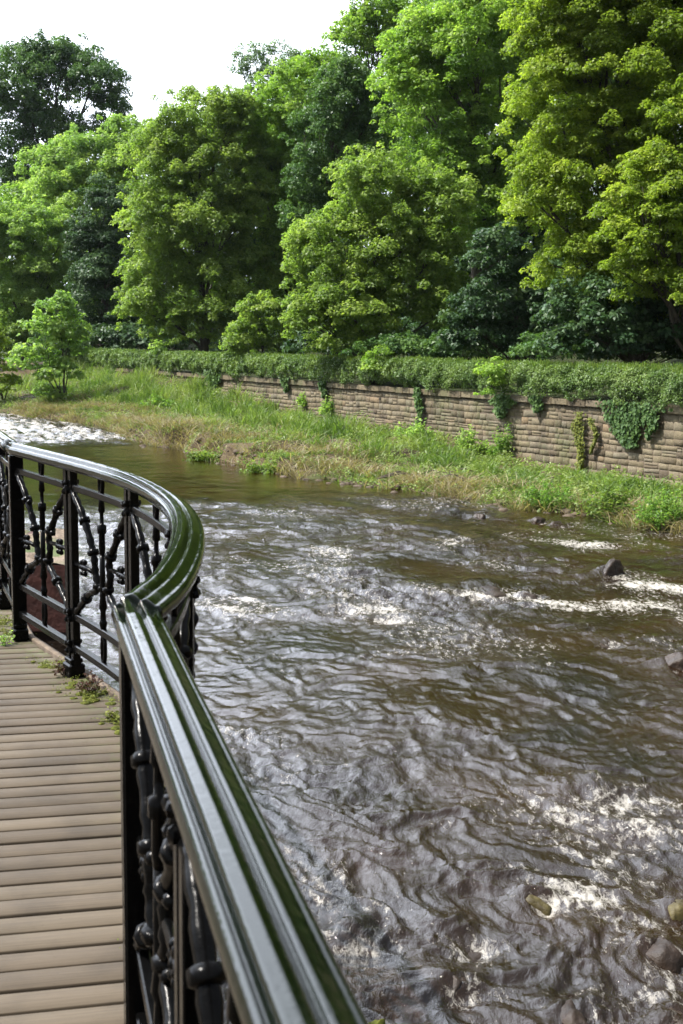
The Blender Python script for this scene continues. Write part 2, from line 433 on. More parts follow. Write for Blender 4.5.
dist_ = np.hypot(XX, YY)
def band(wl):  # fade wave lengths the mesh cannot hold at that distance
    return sstep(2.0, 4.0, wl/(dist_*.0036))
def ridge(x, y, seed): return 1-2*np.abs(perlin(x, y, seed))
h = .075*fbm(a_*.5, q_*.7, 40, 2)
h = h+.056*ridge(a_*1.25, q_*1.7, 41)*band(.7)
h = h+.036*ridge(a_*2.9+.5*w2, q_*3.6, 42)*band(.28)
h = h+.021*ridge(a_*6.0+w1, q_*7.6, 43)*band(.14)
h = h+.010*ridge(a_*12+w2, q_*15, 44)*band(.08)
h = h+.020*perlin(cp*3.3+w1*2, cq*3.3, 45)*band(.3)
h = h*amp
foam = np.zeros_like(h)
crest = sstep(.06, .20, h)
fp = fbm(cp*.3+4, cq*.55, 51, 4)
foam = riff*(.23+.26*sstep(-.1, .6, fp)+.34*crest*sstep(-.3, .5, fp))
# upstream white rapid
rap = sstep(22.5, 25.5, s_+1.2*w1)*sstep(-7.5, -10.5, t_)
foam = foam+rap*(.10+.50*sstep(-.5, .6, fbm(cp*1.1, cq*2.6, 52, 4)))
h = h+rap*.16*fbm(cp*1.2, cq*1.9, 53, 4)
for (fx, fy, r, a) in FW:
    dx = XX-fx; dy = YY-fy; al = dx*FD[0]+dy*FD[1]; ac = -dx*FD[1]+dy*FD[0]
    lx = dx/(r*1.0); ly = (dy+dx*.25)/(r*.62)
    k = np.exp(-(lx*lx+ly*ly)*1.6)
    foam = foam+a*.46*k*(.6+.8*np.clip(fp+.3, 0, 1)); h = h+.05*a*k*ridge(cp*2.1, cq*3.2, 61)
    # streak drifting downstream
    ks = np.exp(-((ac/(r*.6))**2))*sstep(0, r, al)*sstep(r*5, r, al)
    foam = foam+a*.09*ks
for (fx, fy, w, hh, lb, kd) in RW:
    dx = XX-fx; dy = YY-fy; al = dx*FD[0]+dy*FD[1]; ac = -dx*FD[1]+dy*FD[0]
    r = w*.5
    h = h+((hh*.4 if kd != 'sub' else hh*.8)+.03)*np.exp(-((al+r*.3)/(r*.9))**2-(ac/(r*1.05))**2)-.06*np.exp(-((al-r*1.5)/(r*.7))**2-(ac/r)**2)
    foam = foam+.40*np.exp(-((al-r*1.25)/(r*.75))**2-(ac/(r*1.1))**2)
dark = np.exp(-(((XX-3.0)/3.6)**2+((YY-13.3)/2.4)**2))+.8*np.exp(-(((XX-.9)/1.6)**2+((YY-13.5)/1.5)**2))
foam = foam*(1-.6*np.clip(dark, 0, 1)); h = h*(1-.4*np.clip(dark, 0, 1))
sl = sstep(0, .5, t_+edge_w(s_)+.4)
h = h*(1-sl*.8)
h = h+.25*sstep(20, 32, s_)*sstep(-40, -8, t_)*0
foam = np.clip(foam, 0, 1.25)
aer_sheen = np.clip(riff*(.10+.5*sstep(5, -3, XX-(YY-20)*.02)*sstep(9, 14, YY)), 0, 1)*np.clip(.6+fp, .1, 1)
chop = np.clip(.12+.9*riff*patch, 0, 1)*(1-.5*np.clip(dark, 0, 1))
wv = np.stack([XX, YY, h], -1).reshape(-1, 3)
wo = np_mesh('river', wv, grid_faces(len(rows), len(cols)), M['water'], smooth=True,
             attrs={'foam': ('POINT', foam.ravel()), 'aer_sheen': ('POINT', aer_sheen.ravel()), 'chop': ('POINT', chop.ravel())})
tag(wo, 'fast peaty river with foam and chop', kind='structure')
def water_h(x, y):
    i = int(np.argmin(abs(rows-y))); j = int(np.argmin(abs(cols-x/y))); return float(h[i, j])

# rocks
def rock_mesh(cx, cy, cz, rx, ry, rz, seed, pointed=False, n=26):
    th = np.linspace(0, math.pi, n)[:, None]; ph = np.linspace(0, 2*math.pi, n*2, endpoint=False)[None, :]
    d = np.stack([np.sin(th)*np.cos(ph), np.sin(th)*np.sin(ph), np.cos(th)+0*ph], -1)
    rr = np.ones(d.shape[:2]); rg = np.random.RandomState(seed)
    for k in range(11):     # chip flat facets off
        a = rg.normal(size=3); a[2] = abs(a[2])*.8; a /= np.linalg.norm(a); lim = rg.uniform(.62, .9)
        dp = d@a; rr = np.where(dp*rr > lim, lim/np.maximum(dp, 1e-3), rr)
    rr = rr*(1+.07*perlin(d[..., 0]*3+seed, d[..., 1]*3+d[..., 2]*2, seed)+.03*perlin(d[..., 0]*9, d[..., 1]*9+d[..., 2]*7, seed+1))
    p = d*rr[..., None]
    if pointed: p[..., 0] += .25*p[..., 2]; 
    a = rg.uniform(0, 3); c, s = math.cos(a), math.sin(a)
    x = p[..., 0]*rx; y = p[..., 1]*ry
    V = np.stack([cx+x, cy+y, cz+p[..., 2]*rz], -1).reshape(-1, 3)
    m = n*2; F = []
    idx = np.arange(n*m).reshape(n, m)
    F = np.stack([idx[:-1], idx[1:], np.roll(idx[1:], -1, 1), np.roll(idx[:-1], -1, 1)], -1).reshape(-1, 4)
    return V, F
for i, (x, y, w, hh, lb, kd) in enumerate(RW):
    rz = hh+.22; 
    V, F = rock_mesh(x, y, -.08, w*.66, w*(.7 if kd == 'tri' else .8), (hh*.95+.08 if kd != 'sub' else hh*.7+.08), 100+i, kd == 'tri')
    o = np_mesh('river_rock', V, F, M['alga'] if kd == 'alg' else M['wet_rock'], smooth=True, origin=(x, y, 0))
    tag(o, lb, 'rock', 'rocks breaking the river surface')

# ------------------------------------------------------------------ leaf generator
rng = np.random.RandomState(3)
def unit(v): return v/np.maximum(np.linalg.norm(v, axis=-1, keepdims=True), 1e-9)
def leaf_quads(P, Nn, size, aspect=.6, T=None, fold=.12):
    n = len(P)
    if T is None: T = rng.normal(size=(n, 3))
    T = T-Nn*(T*Nn).sum(1, keepdims=True); T = unit(T); B = np.cross(Nn, T)
    s = (size*rng.uniform(.65, 1.3, n))[:, None] if np.ndim(size) == 0 else size[:, None]
    k = rng.uniform(-.06, .12, (n, 1))
    v0 = P-T*s*.5; v2 = P+T*s*.5-Nn*s*.12
    v1 = P+T*s*k+B*s*aspect*.5+Nn*s*fold; v3 = P+T*s*k-B*s*aspect*.5+Nn*s*fold
    V = np.stack([v0, v1, v2, v3], 1).reshape(-1, 3)
    F = np.arange(n*4).reshape(n, 4)
    return V, F
def build_leaves(name, P, Nn, size, m, tint, parent=None, aspect=.6, T=None, origin=None):
    V, F = leaf_quads(P, Nn, size, aspect, T)
    return np_mesh(name, V, F, M[m] if isinstance(m, str) else m, parent, {'tint': ('FACE', tint)}, origin=origin)

def crown_points(blobs, lsz, cov, clump=.30, flat=.6, droop=.25, gap=0.0):
    """blobs: (centre, radii) -> clumps on their skin -> leaves on the clumps"""
    PP, NN, TT = [], [], []
    for (c, r) in blobs:
        c = np.array(c); r = np.array(r); Rm = float(np.mean(r))
        rc = max(.42, clump*Rm*rng.uniform(.85, 1.15)); 
        m = int(4.6*(Rm/rc)**2*(1-gap))
        d = unit(rng.normal(size=(m, 3))); d[:, 2] = np.where(d[:, 2] < -.5, -d[:, 2]*.6, d[:, 2]); d = unit(d)
        rad = rng.uniform(.55, 1.08, (m, 1)); far_ = rng.uniform(size=m) < .20; rad[far_, 0] = rng.uniform(1.05, 1.30, far_.sum())
        cc = c+d*r*rad; cr = rc*rng.uniform(.5, 1.5, m); cr[far_] *= .55
        ctint = np.clip(rng.normal(.5, .2, m), 0, 1)
        nl = (cov*1.9*math.pi*cr**2/(lsz*lsz*.6*.6)).astype(int)
        idx = np.repeat(np.arange(m), nl); n = len(idx)
        e = unit(rng.normal(size=(n, 3)))
        e[:, 2] = np.abs(e[:, 2])*rng.choice([1, 1, 1, -.5], n)
        q = rng.uniform(.35, 1.0, (n, 1))**.5
        off = e*q*cr[idx][:, None]; off[:, 2] *= flat
        hz = (off[:, 0]**2+off[:, 1]**2)/cr[idx]
        off[:, 2] -= droop*hz
        # irregular lumps inside the clump
        off *= (1+.35*perlin(e[:, 0]*2.2+idx*3.7, e[:, 1]*2.2+e[:, 2]*1.7, 9))[:, None]
        p = cc[idx]+off
        nn = unit(d[idx]*.25+e*.55+np.array([0, 0, .6])+rng.normal(size=(n, 3))*.5)
        PP.append(p); NN.append(nn); TT.append(np.clip(ctint[idx]+rng.normal(0, .17, n), 0, 1))
        # interior fill, coarse, tinted darker to paint the crown's inner shade
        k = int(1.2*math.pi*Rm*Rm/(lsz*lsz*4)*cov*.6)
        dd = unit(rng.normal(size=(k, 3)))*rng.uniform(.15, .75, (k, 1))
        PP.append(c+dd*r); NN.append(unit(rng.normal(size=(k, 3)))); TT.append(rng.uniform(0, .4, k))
    return np.concatenate(PP), np.concatenate(NN), np.concatenate(TT)
def limb(mb, a, b, r0, r1, n=7, seg=6, wob=.06):
    a = Vector(a); b = Vector(b); L = (b-a).length; pts = []; rad = []
    sag = Vector((random.uniform(-1, 1), random.uniform(-1, 1), random.uniform(-.3, .6)))*L*wob*1.6
    for i in range(seg+1):
        t = i/seg
        p = a.lerp(b, t)+sag*math.sin(math.pi*t)+Vector((random.uniform(-1, 1), random.uniform(-1, 1), 0))*L*wob*.25*(0 < i < seg)
        pts.append(p); rad.append(r0+(r1-r0)*t)
    mb.tube(pts, rad, n)
    return pts
def tree(name, label, cat, D, root_px, blobs_px, lsz, m, cov=1.0, clump=.30, flat=.6, droop=.25, trunk_r=.28, gap=0.0, group=None, dscale=1.0, leafname='crown', extra=True):
    bl = []
    for (px, py, rx, ry) in blobs_px:
        dz = random.uniform(-1, 1)*min(rx, ry)*D/F_PX*.35
        c = at(px, py, D+dz); k = D/F_PX
        bl.append((c, (rx*k*1.03, (rx+ry)*.5*k*dscale, ry*k*1.03)))
    b0 = at(root_px, 400, D); gz = float(ground_h(b0[0], b0[1])); base = (b0[0], b0[1], gz-.1)
    root = empty(name, base); tag(root, label, cat, group)
    o = Vector(base)
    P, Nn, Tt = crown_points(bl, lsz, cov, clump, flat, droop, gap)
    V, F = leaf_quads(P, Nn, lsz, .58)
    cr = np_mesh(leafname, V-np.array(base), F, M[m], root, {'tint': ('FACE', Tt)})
    mb = MB(); top = max(b[0][2] for b in bl)
    cx = float(np.mean([b[0][0] for b in bl])); cy = float(np.mean([b[0][1] for b in bl]))
    zt = gz+(top-gz)*.8
    tp = limb(mb, o, Vector((cx, cy, zt)), trunk_r, trunk_r*.25, 9, 9, .03)
    for (c, r) in bl:
        h0 = gz+(c[2]-gz)*random.uniform(.35, .6)
        k = min(len(tp)-1, max(0, int((h0-gz)/max(zt-gz, .1)*len(tp)))); a = tp[k]
        pp = limb(mb, a, Vector(c), trunk_r*.38, trunk_r*.12)
        for q in range(5):
            d = unit(rng.normal(size=3)); d[2] = abs(d[2])*.7
            limb(mb, pp[random.randint(2, 5)], Vector(np.array(c)+d*np.array(r)*.85), trunk_r*.13, trunk_r*.03, 5, 5)
    mb.v = [tuple(Vector(v)-o) for v in mb.v]
    mb.build('trunk', M['bark'], root, smooth=True)
    return root

G = 'trees of the wood on the hillside beyond the wall'
K = 1.0
tree('broadleaf_tree', 'big yellow green tree, the brightest, filling the upper right with pale drooping leaf sprays', 'tree', 46, 640,
     [(640,40,90,90),(585,45,60,75),(560,120,48,58),(545,195,36,50),(600,180,70,75),(665,150,70,80),(575,265,45,40),(640,250,60,50),(690,60,60,90),(560,20,45,55),(620,-40,90,60),(600,300,30,25),(655,300,50,34),(615,325,40,24),(690,300,40,50)],
     .13, 'leaf_lime', 1.0*K, .18, .7, .4, .38, group=G)
tree('broadleaf_tree', 'bright large leaved tree at the right border hanging its boughs over the hedge', 'tree', 42, 690,
     [(665,180,42,36),(650,235,45,34),(690,130,40,40),(632,265,30,22),(670,290,46,26),(640,200,36,28),(700,240,40,50)],
     .14, 'leaf_lime', .9*K, .21, .55, .5, .25, group=G)
tree('broadleaf_tree', 'tall mid green tree rising past the top edge, left of the bright yellow green one', 'tree', 66, 480,
     [(470,60,55,60),(430,115,50,45),(500,140,55,55),(455,180,45,45),(530,50,50,60),(410,75,35,35),(500,-10,60,50),(540,200,45,60),(490,230,45,45),(425,45,30,30)],
     .20, 'leaf_green', 1.0*K, .20, .75, .35, .4, group=G)
tree('broadleaf_tree', 'rounded olive green tree bulging low over the hedge in the middle of the bank', 'tree', 58, 375,
     [(375,200,45,42),(330,255,40,45),(395,245,50,45),(345,310,50,42),(400,300,45,45),(435,205,36,38),(430,260,36,40),(310,320,24,32),(440,315,28,38),(360,345,50,18)],
     .175, 'leaf_olive', 1.0*K, .21, .8, .3, .3, group=G)
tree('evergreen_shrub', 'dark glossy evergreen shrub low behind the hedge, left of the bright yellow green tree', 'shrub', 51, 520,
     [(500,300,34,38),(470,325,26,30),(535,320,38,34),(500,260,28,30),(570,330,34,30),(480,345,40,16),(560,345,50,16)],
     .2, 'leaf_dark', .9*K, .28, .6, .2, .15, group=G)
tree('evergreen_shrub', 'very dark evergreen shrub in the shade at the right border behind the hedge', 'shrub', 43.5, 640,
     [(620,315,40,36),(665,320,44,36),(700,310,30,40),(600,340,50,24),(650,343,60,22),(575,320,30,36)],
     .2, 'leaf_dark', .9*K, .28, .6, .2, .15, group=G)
tree('conifer', 'blue black evergreen tree standing between the tall green crowns, left of centre', 'tree', 74, 340,
     [(345,105,34,30),(330,140,34,34),(358,150,32,34),(318,180,30,30),(340,190,36,30),(350,80,22,20),(310,215,26,26),(375,115,20,26)],
     .19, 'leaf_deep', 1.0*K, .22, .8, .3, .3, group=G)
tree('broadleaf_tree', 'airy topped tree touching the top edge just right of the open sky', 'tree', 90, 380,
     [(380,40,34,30),(350,50,22,24),(405,20,28,26),(375,10,22,20),(400,60,30,26),(345,75,26,18),(360,28,20,18)],
     .24, 'leaf_green', .75*K, .22, .8, .3, .35, gap=.2, group=G)
tree('broadleaf_tree', 'light green tree with hanging boughs directly left of the blue black evergreen', 'tree', 82, 290,
     [(295,105,36,36),(265,135,32,36),(300,160,32,36),(275,200,32,40),(300,235,30,36),(275,265,24,36),(320,75,22,22),(262,180,20,40),(295,300,24,30)],
     .21, 'leaf_green', 1.0*K, .20, .8, .4, .32, group=G)
tree('broadleaf_tree', 'yellow green weeping tree sweeping to the wall top, left of the middle', 'tree', 80, 205,
     [(205,125,45,32),(170,160,40,40),(215,175,46,40),(160,220,34,46),(200,235,42,48),(170,280,42,44),(215,295,40,42),(140,310,24,28),(195,330,44,24),(235,120,24,24),(245,215,26,46),(250,280,26,46)],
     .20, 'leaf_olive', 1.0*K, .20, .75, .5, .35, group=G)
tree('broadleaf_tree', 'small dark foliaged tree filling the gap right of the weeping tree', 'tree', 88, 245,
     [(250,240,26,44),(262,290,28,40),(245,330,30,28),(280,330,30,28)],
     .24, 'leaf_dark', .8*K, .28, .6, .3, .2, group=G)
tree('shrub', 'pale olive rounded shrub peeping over the hedge left of the rounded olive tree', 'shrub', 67, 262,
     [(262,315,24,20),(248,335,20,20),(280,335,26,20),(262,350,34,12)],
     .18, 'leaf_olive', 1.0*K, .32, .55, .4, .12, group=G)
tree('broadleaf_tree', 'soft light green domed tree under the open sky, left of the weeping tree', 'tree', 108, 100,
     [(100,160,44,30),(60,180,34,30),(130,150,30,24),(85,200,50,36),(150,185,40,40),(125,130,18,14)],
     .26, 'leaf_fresh', 1.0*K, .22, .8, .3, .35, group=G)
tree('yew_tree', 'near black column of evergreen foliage left of the weeping tree', 'tree', 96, 105,
     [(105,215,26,32),(100,255,30,36),(108,300,32,38),(98,335,30,26),(125,330,26,26),(85,240,16,22)],
     .22, 'leaf_dark', 1.1*K, .28, .6, .2, .3, group=G)
tree('broadleaf_tree', 'fresh green feathery tree at the left border behind the sapling', 'tree', 100, 25,
     [(35,235,38,30),(10,265,40,36),(50,285,34,38),(15,310,46,36),(60,245,22,24),(-20,240,30,50),(0,345,40,20),(45,330,34,24)],
     .22, 'leaf_fresh', 1.0*K, .22, .6, .35, .28, group=G)
tree('broadleaf_tree', 'great dark domed tree at upper left with sky showing through its crown', 'tree', 135, 40,
     [(55,75,38,30),(20,90,36,36),(90,90,32,30),(5,130,36,36),(45,125,34,28),(85,140,30,26),(25,165,40,28),(70,60,30,18),(112,110,16,26),(0,190,40,24),(55,165,24,20),(30,60,26,16)],
     .28, 'leaf_deep', .9*K, .20, .8, .3, .6, gap=.12, group=G)
tree('broadleaf_tree', 'thin distant tree standing alone against the white sky', 'tree', 150, 268,
     [(250,60,16,14),(275,55,16,14),(262,80,20,16),(290,70,14,14),(268,100,14,14),(255,95,12,12),(240,68,10,10),(298,58,8,8),(284,88,12,12)],
     .26, 'leaf_blue', .6*K, .26, .8, .3, .22, gap=.25, group=G)
# understorey behind, so no bare slope shows
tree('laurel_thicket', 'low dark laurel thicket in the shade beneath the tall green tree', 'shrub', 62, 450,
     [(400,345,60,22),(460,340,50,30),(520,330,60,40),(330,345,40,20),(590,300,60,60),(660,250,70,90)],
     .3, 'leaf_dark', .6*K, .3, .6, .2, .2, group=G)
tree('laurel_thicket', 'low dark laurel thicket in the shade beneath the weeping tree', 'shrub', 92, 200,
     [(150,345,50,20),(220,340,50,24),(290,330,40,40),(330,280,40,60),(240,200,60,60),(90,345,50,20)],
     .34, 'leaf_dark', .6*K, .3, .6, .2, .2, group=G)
tree('broadleaf_tree', 'far mid green crowns closing the view at top centre behind the other trees', 'tree', 96, 560,
     [(460,60,60,70),(560,60,80,90),(650,60,70,90),(500,170,80,70),(600,200,90,80),(420,150,60,60)],
     .34, 'leaf_green', .8*K, .25, .8, .2, .4, group=G)

tree('broadleaf_tree', 'distant backing crowns low behind the trees on the left half of the hillside', 'tree', 125, 200,
     [(40,250,60,60),(140,250,60,60),(240,240,60,80),(330,230,60,80),(60,330,80,40),(200,320,80,50),(320,320,80,50),(90,210,50,40),(0,300,60,50),(130,300,50,50),(380,200,60,80),(450,280,60,60),(240,160,50,50),(310,130,40,50)],
     .42, 'leaf_green', .9*K, .25, .8, .2, .4, group=G)
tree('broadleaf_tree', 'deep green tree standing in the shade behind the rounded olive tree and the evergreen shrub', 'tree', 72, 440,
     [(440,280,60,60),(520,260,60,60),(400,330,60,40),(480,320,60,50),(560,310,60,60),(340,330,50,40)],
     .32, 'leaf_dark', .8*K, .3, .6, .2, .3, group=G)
for (tx, tD, mm, lb) in ((890,38,'leaf_lime','tall bright tree just outside the right border'),(960,34,'leaf_mid','tall green tree second beyond the right border'),(1150,32,'leaf_olive','tall olive green tree third beyond the right border'),(1400,30,'leaf_mid','tall green tree farthest beyond the right border')):
    k_ = tD/40.
    tree('broadleaf_tree', lb, 'tree', tD, tx, [(tx-60,40,90,100),(tx+60,20,90,110),(tx,-90,100,110),(tx-60,200,90,90),(tx+60,220,90,90),(tx,310,110,50),(tx,120,100,90)], .42, mm, .5, .3, .6, .3, .35, group=G)
for (tx, tD, mm, lb) in ((-420,75,'leaf_deep','tall deep green tree second beyond the left border, added for the handrail reflection'),(-620,60,'leaf_green','tall green tree third beyond the left border, added for the handrail reflection')):  # unseen trees, put in only to darken the handrail's reflection
    tree('broadleaf_tree', lb, 'tree', tD, tx, [(tx-60,100,90,70),(tx+60,80,90,70),(tx,20,100,70),(tx-60,220,90,80),(tx+60,230,90,80),(tx,310,110,50),(tx,150,100,80)], .55, mm, .5, .3, .6, .3, .35, group=G)
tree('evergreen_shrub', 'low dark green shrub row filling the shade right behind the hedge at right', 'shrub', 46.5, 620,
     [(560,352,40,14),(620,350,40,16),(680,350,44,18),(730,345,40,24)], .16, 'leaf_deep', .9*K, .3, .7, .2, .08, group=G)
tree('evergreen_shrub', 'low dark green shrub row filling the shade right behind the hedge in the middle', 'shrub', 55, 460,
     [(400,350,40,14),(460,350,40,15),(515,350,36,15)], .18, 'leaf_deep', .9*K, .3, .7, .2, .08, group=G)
# sapling on the bank, and another at the border
def sapling(label, px, py, D, blobs, lsz, m, name='sapling', cat='sapling', z=None, cov=.75, stems=1):
    b0 = on_z(px, py, .3) if D is None else at(px, py, D)[:2]
    D = b0[1]; gz = float(ground_h(b0[0], b0[1]))
    base = np.array([b0[0], b0[1], (gz if z is None else z)-.05]); root = empty(name, base); tag(root, label, cat)
    k = D/F_PX; bl = []
    for (x, y, rx, ry) in blobs:
        bl.append((at(x, y, D+random.uniform(-.4, .4)*rx*k), (rx*k, rx*k, ry*k)))
    P, Nn, Tt = crown_points(bl, lsz, cov, .34, .5, .3, .1)
    V, F = leaf_quads(P, Nn, lsz, .7); np_mesh('foliage', V-base, F, M[m], root, {'tint': ('FACE', Tt)})
    mb = MB()
    for (c, r) in bl:
        limb(mb, (0, 0, 0), Vector(c-base), .035+.02*(D > 50), .012, 6, 7, .05)
    mb.build('stem', M['bark'], root, smooth=True)
    return root
sapling('young bright green sycamore sapling leaning at the water edge on the left bank', 65, 409, None,
        [(58,310,18,16),(45,335,22,16),(65,345,20,18),(35,360,24,16),(60,372,22,14),(52,392,16,10),(75,325,10,12)], .26, 'leaf_fresh', cov=.7)
sapling('leafy bush cut by the left border beside the sapling', 4, 405, None,
        [(0,350,12,14),(-6,375,20,18),(10,385,12,10),(-10,340,16,20)], .26, 'leaf_lime', cov=.7)
sapling('knee high leafy seedling standing up out of the hedge top near the middle', 375, 362, 53.5, [(376,352,7,5),(374,360,9,6),(378,368,10,7)], .12, 'leaf_green', z=3.3, cov=.6)
sapling('taller leafy seedling sprawling from the hedge top right of the middle', 492, 368, 45.2, [(495,362,8,5),(488,374,13,8),(500,384,12,9),(484,392,9,7)], .12, 'leaf_green', z=3.0, cov=.7)
sapling('pale slender seedling on the wall top left of the middle', 160, 352, 77, [(164,345,7,7),(158,352,8,7)], .2, 'leaf_fresh', z=2.8, cov=.6)

# ------------------------------------------------------------------ stone wall
wall = empty('stone_wall', (WA[0], WA[1], 0))
tag(wall, 'long weathered sandstone retaining wall with projecting coping along the far bank', 'wall')
S0, S1 = -16., 64.
def local(s, t, z): x, y = xy(s, t); return np.stack([x-WA[0], y-WA[1], z+0*x], -1)
VV, FF, TI = [], [], []; nb = 0
z = -.4; ci = 0; rw = np.random.RandomState(5)
us = np.array([0, .025, .35, .66, .975, 1.0]); vs_ = np.array([0, .05, .5, .95, 1.0])
qf = grid_faces(5, 6)
while z < 2.44:
    ch_ = min(rw.uniform(.17, .31), 2.445-z) if z < 2.3 else 2.445-z
    s = S0+rw.uniform(0, .3)
    while s < S1:
        L = rw.choice([rw.uniform(.2,.4), rw.uniform(.35,.8)])
        parts_ = [(z, ch_)] if rw.uniform() < .88 or ch_ < .16 else [(z, ch_*.5), (z+ch_*.5, ch_*.5)]
        for (z0_, c0_) in parts_:
            U, Vg = np.meshgrid(us, vs_)
            inner = ((U > .01) & (U < .99) & (Vg > .01) & (Vg < .99))
            dpt = rw.uniform(.0, .014); hj = rw.choice([1, 1, 1, .93, .88])
            dd = np.where(inner, -dpt-rw.uniform(0, .014, U.shape), 0.006)
            zz = z0_+.005+(c0_-.010)*Vg*hj+rw.uniform(-.009, .009, U.shape)*(c0_/.2)+.035*perlin((s+L*U)*.7, U*0+ci*.13, 31)
            s2 = s+.006+(L-.012)*U+rw.uniform(-.010, .010, U.shape)
            VV.append(local(s2.ravel(), dd.ravel()+.02, zz.ravel())); FF.append(qf+nb); nb += 30
            TI += [np.clip(rw.normal(.45, .27), 0, 1)]*len(qf)
        s += L
    z += ch_; ci += 1
np_mesh('masonry', np.concatenate(VV), np.concatenate(FF), M['stone'], wall, {'tint': ('FACE', TI)})
mb = MB(); c0 = Vector(local(np.array((S0+S1)/2), np.array(.16), np.array(1.0)))
mb.frame_box(c0, (*WU, 0), (*WN, 0), (0, 0, 1), (S1-S0)/2, .14, 1.43); mb.build('backing', M['mortar'], wall)
s = S0; mbc = MB(); tt = []
while s < S1:
    L = rw.uniform(.55, 1.05); hh = rw.uniform(.115, .135)
    c = Vector(local(np.array(s+L/2), np.array(.13+rw.uniform(-.015, .015)), np.array(2.58+rw.uniform(-.008, .012))))
    n0 = len(mbc.f); mbc.frame_box(c, (*WU, 0), (*WN, 0), (0, 0, 1), L/2-.008, .24, hh, .022)
    tt += [np.clip(rw.normal(.35, .2), 0, 1)]*(len(mbc.f)-n0); s += L
co_ = mbc.build('coping', M['stone'], wall)
a = co_.data.attributes.new('tint', 'FLOAT', 'FACE'); a.data.foreach_set('value', np.array(tt, np.float32))
# raised block of the pier at the right
mb = MB(); pc = wallc = None
P = on_z(672, 412, 2.8); sp_, tp_ = st(P[0], P[1])
mb.frame_box(Vector(local(np.array(sp_), np.array(.10), np.array(2.82))), (*WU, 0), (*WN, 0), (0, 0, 1), .42, .27, .13, .03)
pb = mb.build('pier_cap', M['stone'], wall); a = pb.data.attributes.new('tint', 'FLOAT', 'FACE'); a.data.foreach_set('value', np.full(len(pb.data.polygons), .5, np.float32))

# ------------------------------------------------------------------ hedge
n = 200000
hs = -15+80*rng.uniform(0, 1, n)**1.45
top = 3.93+.15*fbm(hs*.9, hs*0, 71, 3)+.10*perlin(hs*2.7, hs*0, 79)
ang = rng.uniform(-.2, math.pi+.1, n)       # section angle: 0 = river side, pi = wood side
drop = .25*sstep(12, -8, hs)+.34*perlin(hs*.5, hs*0+9, 72)+.26*perlin(hs*1.6, hs*0+2, 73)+.12*perlin(hs*4, hs*0+2, 78)
zlow = 2.80-np.maximum(drop, -.12)
ca, sa = np.cos(ang), np.sin(ang)
q = rng.uniform(.72, 1.04, n)**.7
wid = .62+.10*perlin(hs*1.1, ang*1.3, 74)
tm = .35
ht = tm-np.sign(ca)*np.abs(ca)**.55*wid*q
zc = (top+zlow)/2
hz = zc+(top-zlow)/2*np.where(sa > 0, np.abs(sa)**.55, sa)*q+.05*rng.normal(size=n)+.07*fbm(hs*2.2, ht*2.2, 75, 2)
# front skirt of leaves falling to the wall
fr = rng.uniform(0, 1, n) < .42
hz = np.where(fr, zlow+(top-zlow)*rng.uniform(0, 1, n)**.8, hz)
bulge = .20*fbm(hs*1.3, hz*1.6, 76, 3)
ht = np.where(fr, -.02-.30*np.sin(np.clip((hz-zlow)/(top-zlow), 0, 1)*math.pi)**.6+rng.normal(0, .05, n)-bulge, ht)
hx, hy = xy(hs, ht)
Pn = np.stack([hx, hy, hz], -1)
nrm = np.stack([-WN[0]*np.where(fr, 1, ca), -WN[1]*np.where(fr, 1, ca), np.where(fr, .35, np.abs(sa)+.2)], -1)
nrm = unit(unit(nrm)*.8+rng.normal(size=(n, 3))*.5)
sz = np.clip(.075+hs*.0013, .065, .16)*rng.uniform(.7, 1.3, n)
tint = np.clip(.5+.35*fbm(hs*.8, hz*1.5, 77, 2)+rng.normal(0, .17, n), 0, 1)
V, F = leaf_quads(Pn, nrm, sz, .6)
ho = np_mesh('hedge', V, F, M['leaf_hedge'], None, {'tint': ('FACE', tint)}, origin=(WA[0], WA[1], 2.6))
tag(ho, 'long clipped green hedge spilling over the top of the stone wall', 'hedge')
# seed heads / shoots on top
n = 9000
hs = -15+75*rng.uniform(0, 1, n)**1.4; ht = rng.uniform(-.2, .8, n); hx, hy = xy(hs, ht)
L = rng.uniform(.08, .26, n); lean = rng.normal(0, .25, (n, 2))
B = np.stack([hx, hy, 3.85+.13*fbm(hs*.9, hs*0, 71, 3)], -1); Tp = B+np.stack([lean[:, 0]*L, lean[:, 1]*L, L], -1)
W = np.stack([rng.uniform(.012, .03, n), rng.uniform(-.01, .01, n), 0*L], -1)
V = np.stack([B-W, B+W, Tp+W*.2, Tp-W*.2], 1).reshape(-1, 3)
so = np_mesh('shoots', V-np.array([WA[0], WA[1], 2.6]), np.arange(n*4).reshape(n, 4), M['grass'], ho, {'tint': ('FACE', rng.uniform(.2, .9, n))})

